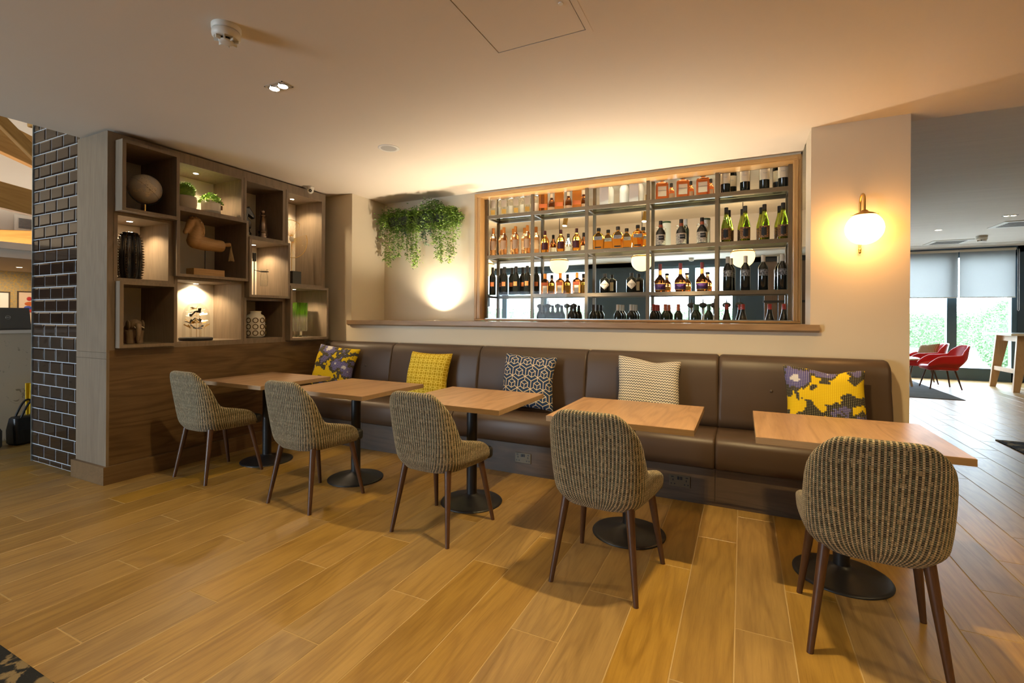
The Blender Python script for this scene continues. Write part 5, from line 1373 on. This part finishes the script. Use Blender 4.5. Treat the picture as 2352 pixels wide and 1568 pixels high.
for i, u_ in enumerate(TPS):
    x = on_y(u_, 690, 8.0).x
    t = thing('beer_tap', ['tall chrome beer tap with a dark oval badge above the black capped bottles', 'tall chrome beer tap with a dark oval badge in front of the garden window'][i > 4], 'beer tap', (x, 8.0, 1.10), 0, ['beer taps at the end of the bar', 'beer taps by the garden window'][i > 4])
    b = MB(); b.lathe([(.035, 0), (.035, .02), (.022, .03), (.022, .38), (.028, .40)], 16); b.build('column', K['chrome'], t)
    b = MB(); b.ball((0, -.02, .44), (.062, .014, .042), 20, 10); b.build('badge', K['black'], t)
    b = MB(); b.cyl((0, -.02, .47), (0, -.03, .54), .010, .006, 10); b.build('handle', K['black'], t)
p_ = on_y(1110, 690, 8.8)
t = thing('drum_pendant', 'dark drum lampshade with an orange lining at the far end of the bar', 'pendant light', (p_.x, p_.y, p_.z))
b = MB(); b.lathe([(.15, -.13), (.15, .13)], 28, cap=False); b.build('shade', K['black'], t)
b = MB(); b.lathe([(.0, -.11), (.148, -.125)], 28, cap=False); b.build('diffuser', emis('orange_diffuser', (1.0, .35, .05), 1.2), t)
b = MB(); b.cyl((0, 0, .1), (0, 0, ZF-p_.z), .004, n=6); b.build('flex', K['black'], t)
# ================================================================ lounge beyond the pillar
def rug(name, x0, y0, x1, y1, mat, label):
    b = MB(); b.box((x0, y0, .0005), (x1, y1, .010), None, .003); o = b.build(name, mat); tag(o, label, 'rug'); return o
rug('carpet', -6.5, -2.5, -.6, .828, K['carpet'], 'dark patterned carpet at the corner of the plank floor')
rug('area_rug', .9, 10.34, 3.33, 13.2, K['carpet_grey'], 'dark grey rug under the red chairs')
rug('patterned_rug', 2.53, 5.4, 5.0, 7.09, K['carpet'], 'charcoal patterned rug on the lounge floor')
def red_chair(loc, rz, label):
    t = thing('red_armchair', label, 'armchair', loc, rz, 'red shell armchairs')
    # one moulded shell: seat, arms and back; faces -X
    NT, NV = 40, 9; vs = []; fs = []
    for i in range(NT+1):
        a = -1 + 2*i/NT; aa = abs(a); s = -1 if a < 0 else 1
        rimz = lerp_tab([(0, .84), (.22, .83), (.36, .74), (.50, .655), (.66, .64), (.82, .63), (.93, .55), (1, .47)], aa)
        if aa < .5:
            q = aa/.5*PI/2; x = .20 + .13*math.cos(q); y = s*.30*math.sin(q)
        else:
            f = (aa-.5)/.5; x = .20 - f*.50; y = s*(.30 - .03*f)
        for j in range(NV+1):
            v = j/NV; z = .37 + (rimz-.37)*v; k = .62 + .38*min(1, v*2.2)**.7
            xx = -.05 + (x+.05)*k + (.10*v if aa < .35 else .0)*max(0, 1-aa/.4); vs.append((xx, y*k + s*0, z))
    for i in range(NT):
        for j in range(NV): fs.append((i*(NV+1)+j, (i+1)*(NV+1)+j, (i+1)*(NV+1)+j+1, i*(NV+1)+j+1))
    b = MB(); b.add(vs, fs, None, True); o = b.build('moulded_shell', K['red'], t)
    sm = o.modifiers.new('thick', 'SOLIDIFY'); sm.thickness = .03; subsurf(o, 1)
    b = MB(); bm = bmesh.new(); bmesh.ops.create_cube(bm, size=1)
    for v in bm.verts: v.co = Vector((-.05 + v.co.x*.48, v.co.y*.46, .405 + v.co.z*.10))
    bmesh.ops.bevel(bm, geom=bm.edges[:], offset=.045, segments=3, profile=.5, affect='EDGES'); b.frombm(bm, None, True); b.build('seat', K['red'], t)
    for sx in (-1, 1):
        for sy in (-1, 1):
            b = MB(); b.cyl((sx*.24-.02, sy*.24, 0), (sx*.16-.02, sy*.16, .37), .011, .018, 10); b.build('leg', K['walnut'], t)
    return t
red_chair((3.47, 11.90, .0155), math.radians(4), 'red moulded armchair with nothing on it by the garden window')
red_chair((3.40, 12.72, .0155), math.radians(-8), 'red moulded armchair holding a striped cushion')
o = cushion('striped_cushion', 'brown striped cushion on the red armchair', K['stripe'], (3.44, 12.62, .50), .38, math.radians(-50), math.radians(30), math.radians(-10)); o['group'] = 'cushions in the lounge'
t = thing('coffee_table', 'low round white topped table beside the red chairs', 'table', (2.62, 11.75, .017))
b = MB(); b.lathe([(.46, .55), (.47, .56), (.47, .575), (.46, .58)], 48); b.build('table_top', K['whitegloss'], t)
for i in range(4):
    a = PI/4 + i*PI/2 - .45; b = MB(); b.cyl((.42*math.cos(a), .42*math.sin(a), 0), (.30*math.cos(a), .30*math.sin(a), .55), .020, .026, 12); b.build('leg', K['pine'], t)
t = thing('high_table', 'tall beech table with splayed legs by the window', 'table', (5.15, 12.42, 0))
b = MB(); b.box((-.70, -.55, 1.045), (.70, .55, 1.085), None, .004); b.build('table_top', K['whitegloss'], t)
for sx in (-1, 1):
    for sy in (-1, 1):
        b = MB(); x0, x1, y0, y1 = sx*.60, sx*.47, sy*.46, sy*.40
        b.add([(x0-.045, y0-.025, 0), (x0+.045, y0-.025, 0), (x0+.045, y0+.025, 0), (x0-.045, y0+.025, 0), (x1-.10, y1-.025, 1.045), (x1+.10, y1-.025, 1.045), (x1+.10, y1+.025, 1.045), (x1-.10, y1+.025, 1.045)], [(0,3,2,1),(4,5,6,7),(0,1,5,4),(1,2,6,5),(2,3,7,6),(3,0,4,7)]); b.build('leg', K['pine'], t)
    b = MB(); b.box((sx*.57-.03, -.42, .34), (sx*.57+.03, .42, .42)); b.build('cross_rail', K['pine'], t)
    b = MB(); b.box((sx*.47-.03, -.40, .93), (sx*.47+.03, .40, 1.045)); b.build('top_rail', K['pine'], t)
t = thing('bar_stool', 'beech bar stool behind the tall table', 'stool', (5.42, 13.30, 0))
b = MB(); b.lathe([(.17, .72), (.19, .735), (.19, .755), (.17, .765)], 32); b.build('seat', K['pine'], t)
for i in range(4):
    a = PI/4 + i*PI/2; b = MB(); b.cyl((.23*math.cos(a), .23*math.sin(a), 0), (.13*math.cos(a), .13*math.sin(a), .72), .017, .020, 10); b.build('leg', K['pine'], t)
b = MB(); b.tube([(.19*math.cos(a), .19*math.sin(a), .28) for a in [2*PI*k/28 for k in range(28)]], .010, 8, closed=True); b.build('foot_ring', K['pine'], t)
# roller blinds
m = Mat('blind_fabric'); nt = m.nt; c = m.coord(); n_ = m.noise(c, 300, 1)
tr_ = m.N('ShaderNodeBsdfTranslucent'); tr_.inputs[0].default_value = (.34, .345, .34, 1); tp_ = m.N('ShaderNodeBsdfTransparent'); df = m.N('ShaderNodeBsdfDiffuse'); df.inputs[0].default_value = (.62, .62, .62, 1)
m1 = m.N('ShaderNodeMixShader'); m1.inputs[0].default_value = .75; nt.links.new(df.outputs[0], m1.inputs[1]); nt.links.new(tr_.outputs[0], m1.inputs[2])
m2 = m.N('ShaderNodeMixShader'); m2.inputs[0].default_value = .008; nt.links.new(m1.outputs[0], m2.inputs[1]); nt.links.new(tp_.outputs[0], m2.inputs[2])
nt.links.new(m2.outputs[0], nt.nodes['Material Output'].inputs[0]); K['blind'] = m.m
for i, (x0, x1) in enumerate(((2.62, 4.305), (4.320, 5.24))):
    t = thing('roller_blind', ['wide pale roller blind half down by the pillar', 'narrow pale roller blind half down by the slate wall'][i], 'blind', ((x0+x1)/2, 13.80, 2.86)); w = (x1-x0)/2
    b = MB(); b.cyl((-w, 0, 0), (w, 0, 0), .028, n=16); b.build('roller_tube', K['white'], t)
    b = MB(); b.box((-w+.005, -.001, 1.835-2.86), (w-.005, .0005, 0)); b.build('fabric', K['blind'], t)
    b = MB(); b.cyl((-w+.005, 0, 1.828-2.86), (w-.005, 0, 1.828-2.86), .010, n=10); b.build('bottom_bar', K['white'], t)
b = MB(); b.tube([(5.262, 13.78, 2.85), (5.262, 13.78, 1.55), (5.275, 13.78, 1.53), (5.288, 13.78, 1.55), (5.288, 13.78, 2.85)], .003, 5); tag(b.build('blind_chain', K['white']), 'bead chain hanging beside the narrow blind', 'blind chain')
# lounge ceiling fittings
p_ = on_z(2060+815*.3188, 460+108*.3189, ZF); twin_downlight(p_.x, p_.y, ZF, 55, 'twin spotlight downlight in the lounge ceiling', lit='lamp_far')
p_ = on_z(2060+300*.3188, 460+213*.3189, ZF)
t = thing('round_downlight', 'single small downlight in the lounge ceiling', 'ceiling light', (p_.x, p_.y, ZF)); b = MB(); b.lathe([(.045, -.004), (.055, -.004), (.057, 0)], 24, cap=False); b.build('bezel', K['white'], t); b = MB(); b.lathe([(0, -.005), (.046, -.004)], 24, cap=False); b.build('lens', K['lamp_far'], t)
p_ = on_z(2060+612*.3188, 460+256*.3189, ZF); smoke_detector(p_.x, p_.y, ZF, 'white smoke detector on the lounge ceiling', 1.5)
p_ = on_z(1588, 592, ZF); smoke_detector(p_.x, p_.y, ZF, 'white smoke detector seen through the bar hatch', 1.3)
for q, (u0, v0) in enumerate(((365, 300), (900, 165))):
    p_ = on_z(2060+u0*.3188, 460+v0*.3189, ZF)
    t = thing('ceiling_vent', ['flat ceiling air vent above the red chairs', 'ceiling air vent near the twin downlight'][q], 'vent', (p_.x, p_.y, ZF))
    b = MB(); b.box((-.32, -.32, -.012), (.32, .32, 0), None, .003); b.build('cassette', K['white'], t)
    for i in range(6):
        b = MB(); b.box((-.24, -.22+i*.08, -.016), (.24, -.18+i*.08, -.012)); b.build('louvre', plain('vent_grey', (.16, .15, .14), .6) if i == 0 and q == 0 else bpy.data.materials['vent_grey'], t)
b = MB(); b.box((2.0, 13.15, ZF-.008), (8.0, 13.19, ZF)); tag(b.build('curtain_track', K['white']), 'slim white curtain track along the lounge ceiling', 'track')

# ================================================================ garden
gr = MB(); gr.box((-40, 14.12, -.25), (40, 70, -.02)); struct('floor_terrace', gr, plain('pale_paving', (.55, .54, .50), .8), 'pale paved terrace outside the garden windows', 'terrace')
def hedge(name, label, c, half, n, ls, mat='hedge'):
    b = MB(); cx, cy_, z0 = c; hx, hy, hz = half
    for i in range(n):
        x = random.uniform(-hx, hx); f = random.random()
        if f < .7: y = -hy + random.gauss(0, .06); z = random.uniform(0, 2*hz)
        else: y = random.uniform(-hy, hy); z = 2*hz + random.gauss(0, .07)
        a = random.uniform(0, 2*PI); d = Vector((math.cos(a), -abs(math.sin(a)), random.uniform(-.6, .8)))
        leaf(b, Vector((x, y, z)), d, ls*random.uniform(.7, 1.3), ls*.35, random.uniform(-1.2, 1.2))
    t = thing(name, label, 'hedge', (cx, cy_, z0))
    tag(b.build('leaves', K[mat], t), kind='stuff')
    b = MB(); b.box((-hx+.1, -hy+.12, 0), (hx-.1, hy, 2*hz-.08)); b.build('inner_growth', K['hedge'], t)
random.seed(11)
hedge('garden_hedge', 'clipped green hedge across the garden behind the red chairs', (12, 30, -.02), (5.5, .6, .80), 26000, .085)
hedge('garden_hedge', 'long green hedge seen through the bar windows', (-6, 30, -.02), (12, .6, .95), 30000, .10)
def bush(label, c, r, n, ls):
    b = MB()
    for i in range(n):
        a = random.uniform(0, 2*PI); e = math.asin(random.uniform(-1, 1)); d = Vector((math.cos(a)*math.cos(e), math.sin(a)*math.cos(e), math.sin(e)))
        p_ = Vector((d.x*r[0], d.y*r[1], r[2] + d.z*r[2]))*1.0; p_ += Vector((random.gauss(0, .06), random.gauss(0, .06), random.gauss(0, .06)))
        leaf(b, p_, d + Vector((random.uniform(-1, 1), random.uniform(-1, 1), random.uniform(-.8, .6))), ls*random.uniform(.7, 1.3), ls*.35, random.uniform(-1.2, 1.2))
    t = thing('garden_bush', label, 'bush', c); tag(b.build('leaves', K['hedge'], t), kind='stuff')
    b = MB(); b.ball((0, 0, r[2]), (r[0]*.85, r[1]*.85, r[2]*.9), 16, 10); b.build('inner_growth', K['hedge'], t)
bush('round leafy bush just outside the narrow blind', (6.65, 17.6, -.02), (.75, .7, .92), 11000, .060)
bush('leafy bush outside the window behind the beer taps', (-1.0, 17.5, -.02), (.9, .7, .85), 9000, .065)
# ================================================================ lobby beyond the tiled pillar
lw = MB(); lw.box((-15.7, -4.6, 0), (-15.5, 9.0, 2.36)); struct('wall_lobby', lw, K['wallpaper'], 'gold patterned wallpaper wall behind reception', 'wall')
lw = MB(); lw.box((-16.2, -4.6, 2.35), (-11.8, 9.0, 2.50)); lw.box((-15.7, 9.0, 0), (-10.2, 9.2, 5.4)); lw.box((-10.2, 5.06, ZF+.12), (-10.0, 9.2, 5.4)); struct('ceiling_lobby', lw, K['ceil'], 'lowered plaster ceiling over reception', 'ceiling')
lw = MB(); lw.box((-11.84, -4.6, 2.50), (-11.74, 9.0, 2.62)); struct('trim_cove', lw, K['ceil'], 'cove edge with hidden light strip above reception', 'cove')
b = MB(); b.box((-12.35, -4.4, 2.51), (-11.95, 8.8, 2.53)); tag(b.build('cove_light', emis('cove_led', (1.0, .88, .70), 10.0)), 'glowing light strip in the reception cove', 'cove light')
vw = MB(); vw.box((-13.1, -4.6, 2.50), (-13.0, 9.0, 5.6)); struct('wall_gable', vw, paint('white_gable_paint', (.66, .60, .52)), 'white wall above the reception cove', 'wall')
vr = MB(); vr.add([(-16.2, -4.7, 4.6), (-16.2, 9.2, 4.6), (-9.0, 9.2, 6.2), (-9.0, -4.7, 6.2), (-4.9, 9.2, 4.7), (-4.9, -4.7, 4.7)], [(0, 1, 2, 3), (3, 2, 4, 5)]); struct('ceiling_vault', vr, paint('vault_paint', (.62, .56, .47)), 'pitched white ceiling above the timber beams', 'ceiling')
vr = MB(); vr.box((-4.95, -4.6, ZC+.13), (-4.85, 5.06, 5.0)); vr.box((-10.0, 5.06, ZF+.12), (-4.85, 5.16, 6.3)); struct('wall_over_bay', vr, paint('upper_wall_paint', (.62, .56, .47)), 'upper wall above the edge of the seating bay', 'wall')
def beam(pa, pb, w, h, label):
    pa, pb = Vector(pa), Vector(pb); d = pb - pa; L_ = d.length; q = d.to_track_quat('Y', 'Z'); b = MB(); b.box((-w/2, 0, -h/2), (w/2, L_, h/2), None, .01)
    o = b.build('timber_beam', K['beam']); o.location = pa; o.rotation_mode = 'QUATERNION'; o.rotation_quaternion = q; tag(o, label, 'beam', 'timber beams over the lobby')
def lp(u_, v_, x): return on_x(u_, v_, x)
a_ = lp(-30, 440, -11.0); c_ = lp(140, 484, -11.0); beam(a_ + (a_-c_)*3, c_ + (c_-a_)*2, .16, .42, 'level timber tie beam crossing the lobby')
a_ = lp(-30, 548, -12.6); c_ = lp(140, 552, -12.6); beam(a_ + (a_-c_)*3, c_ + (c_-a_)*2, .16, .34, 'dark timber beam just above the reception cove')
a_ = lp(-20, 255, -9.0); c_ = lp(110, 385, -9.0); beam(a_ + (a_-c_)*.7, c_ + (c_-a_)*.15, .10, .14, 'slim sloping timber brace in the lobby roof')
a_ = lp(-30, 300, -11.5); c_ = lp(140, 382, -11.5); beam(a_ + (a_-c_)*2, c_ + (c_-a_)*1, .16, .50, 'heavy sloping timber rafter in the lobby roof')
beam((-5.95, 2.45, 3.14), (-4.95, 2.45, 3.14), .9, .16, 'timber beam bearing on the tiled pillar')
# ventilation grille
a_ = lp(42, 500, -12.99); c_ = lp(92, 530, -12.99)
t = thing('wall_grille', 'dark slatted air grille on the white lobby wall', 'vent', (-12.99, (a_.y+c_.y)/2, (a_.z+c_.z)/2)); hw, hh = (c_.y-a_.y)/2, (a_.z-c_.z)/2
b = MB(); b.box((0, -hw-.06, -hh-.06), (.015, hw+.06, hh+.06)); b.build('frame', K['white'], t)
for i in range(8):
    zz = -hh + (i+.5)*hh/4; b = MB(); b.box((.015, -hw, zz-hh*.07), (.03, hw, zz+hh*.07)); b.build('slat', plain('grille_grey', (.10, .10, .10), .5) if i == 0 else bpy.data.materials['grille_grey'], t)
# framed pictures
for i, (u0, u1) in enumerate(((-26, 22), (39, 88))):
    a_ = lp(u0, 668, -15.49); c_ = lp(u1, 745, -15.49); cy_, cz_ = (a_.y+c_.y)/2, (a_.z+c_.z)/2; hw, hh = (c_.y-a_.y)/2, (a_.z-c_.z)/2
    t = thing('framed_picture', ['framed pencil sketch on the gold wallpaper', 'framed print of a colourful bird on the gold wallpaper'][i], 'picture', (-15.49, cy_, cz_))
    b = MB(); b.box((0, -hw+.025, -hh+.025), (.012, hw-.025, hh-.025)); b.build('mount', K['l_white'] if i == 0 else plain('peach_print', (.72, .55, .40), .6), t)
    for a, c in (((0, -hw, -hh), (.03, hw, -hh+.025)), ((0, -hw, hh-.025), (.03, hw, hh)), ((0, -hw, -hh+.025), (.03, -hw+.025, hh-.025)), ((0, hw-.025, -hh+.025), (.03, hw, hh-.025))):
        b = MB(); b.box(a, c); b.build('frame_bar', K['plinth'], t)
    if i == 1:
        for (yy, zz, ry, rz_, cc) in ((.02, .22, .05, .05, (.45, .03, .03)), (.03, .10, .10, .05, (.55, .12, .02)), (.0, .0, .08, .05, (.05, .08, .40)), (.06, -.07, .09, .04, (.50, .05, .03))):
            b = MB(); b.ball((.013, yy, zz), (.003, ry, rz_), 10, 6); b.build('bird_shape', plain('print_ink', cc, .6), t)
# reception desk, laptop, bag, warning sign
t = thing('reception_desk', 'veined stone reception desk', 'desk', (-7.5, 1.2, 0))
b = MB(); b.box((-.5, -2.6, 0), (.48, 1.75, 1.13)); b.build('front', K['marble'], t)
b = MB(); b.box((-.55, -2.65, 1.13), (.50, 1.78, 1.165), None, .004); b.build('worktop', K['whitegloss'], t)
t = thing('laptop', 'open dark grey laptop seen from behind on the reception desk', 'laptop', (-7.17, 2.26, 1.165), math.radians(0))
lm = plain('laptop_grey', (.13, .125, .115), .35, metal=.3)
b = MB(); b.box((-.24, -.18, 0), (.02, .19, .014), None, .003); b.build('keyboard_base', lm, t)
b = MB(); b.box((-.006, -.18, 0), (.006, .19, .235), T(.02, 0, .012) @ RY(math.radians(-14)), .003); ld = b.build('lid', lm, t)
M_ = T(.02, 0, .012) @ RY(math.radians(-14)) @ T(.0068, .01, .125)
b = MB(); b.tube([(0, .020*math.cos(a), .020*math.sin(a)) for a in [2*PI*k/24 for k in range(24)]], .0014, 5, M_, closed=True); b.build('badge_ring', K['chrome'], ld)
lettering('DELL', .015, K['chrome'], ld, M_ @ RZ(PI/2) @ RX(PI/2))
t = thing('handbag', 'black leather handbag with looped handles on the lobby floor', 'bag', (-6.72, 2.30, 0), math.radians(10))
b = MB(); flat_body(b, [(.14, .30, 0), (.17, .33, .02), (.16, .34, .15), (.11, .32, .27), (.08, .30, .285)], .03); b.build('body', K['bagm'] if 'bagm' in K else K.setdefault('bagm', plain('black_bag_leather', (.012, .013, .016), .35)), t)
for s in (-1, 1):
    b = MB(); b.tube([(s*.045, -.11 + .22*k/14, .25 + .19*math.sin(PI*k/14)) for k in range(15)], .010, 8); b.build('handle', K['bagm'], t)
b = MB(); b.box((.078, -.002, .04), (.088, .002, .26)); b.build('seam', K['black'], t)
t = thing('holdall', 'dark grey bag standing beside the handbag', 'bag', (-6.66, 1.90, 0))
b = MB(); flat_body(b, [(.18, .26, 0), (.22, .30, .03), (.22, .30, .18), (.16, .24, .245)], .05); b.build('body', plain('grey_bag_cloth', (.05, .06, .075), .7), t)
b = MB(); b.tube([(0, -.08 + .16*k/10, .235 + .07*math.sin(PI*k/10)) for k in range(11)], .009, 8); b.build('handle', K['bagm'], t)
t = thing('caution_sign', 'folded yellow caution floor sign leaning by the desk', 'floor sign', (-6.85, 2.46, 0), math.radians(4))
ym = plain('yellow_plastic', (.80, .50, .01), .4)
for s in (0, 1):
    b = MB(); b.box((-.012 - s*.04, -.13, 0), (.0 - s*.04, .13, .60), RY(math.radians(2 - 5*s)), .004); pn = b.build('panel', ym, t)
b = MB(); b.box((-.06, -.05, .59), (.012, .05, .635), None, .006); b.build('grip', ym, t)

for i, (x, y) in enumerate(((-14.0, 4.6),)):
    t = thing('reception_downlight', 'small round downlight in the lowered reception ceiling', 'ceiling light', (x, y, 2.35), 0, 'downlights over reception')
    b = MB(); b.lathe([(.045, -.004), (.055, -.004), (.057, 0)], 20, cap=False); b.build('bezel', K['white'], t)
    b = MB(); b.lathe([(0, -.005), (.046, -.004)], 20, cap=False); b.build('lens', K['lamp_far'], t)
    spot('reception_lamp', t, (x, y, 2.33), (x-.8, y, 0), 160, math.radians(150), .5, (1.0, .76, .48), .04)
bpy.context.view_layer.update()
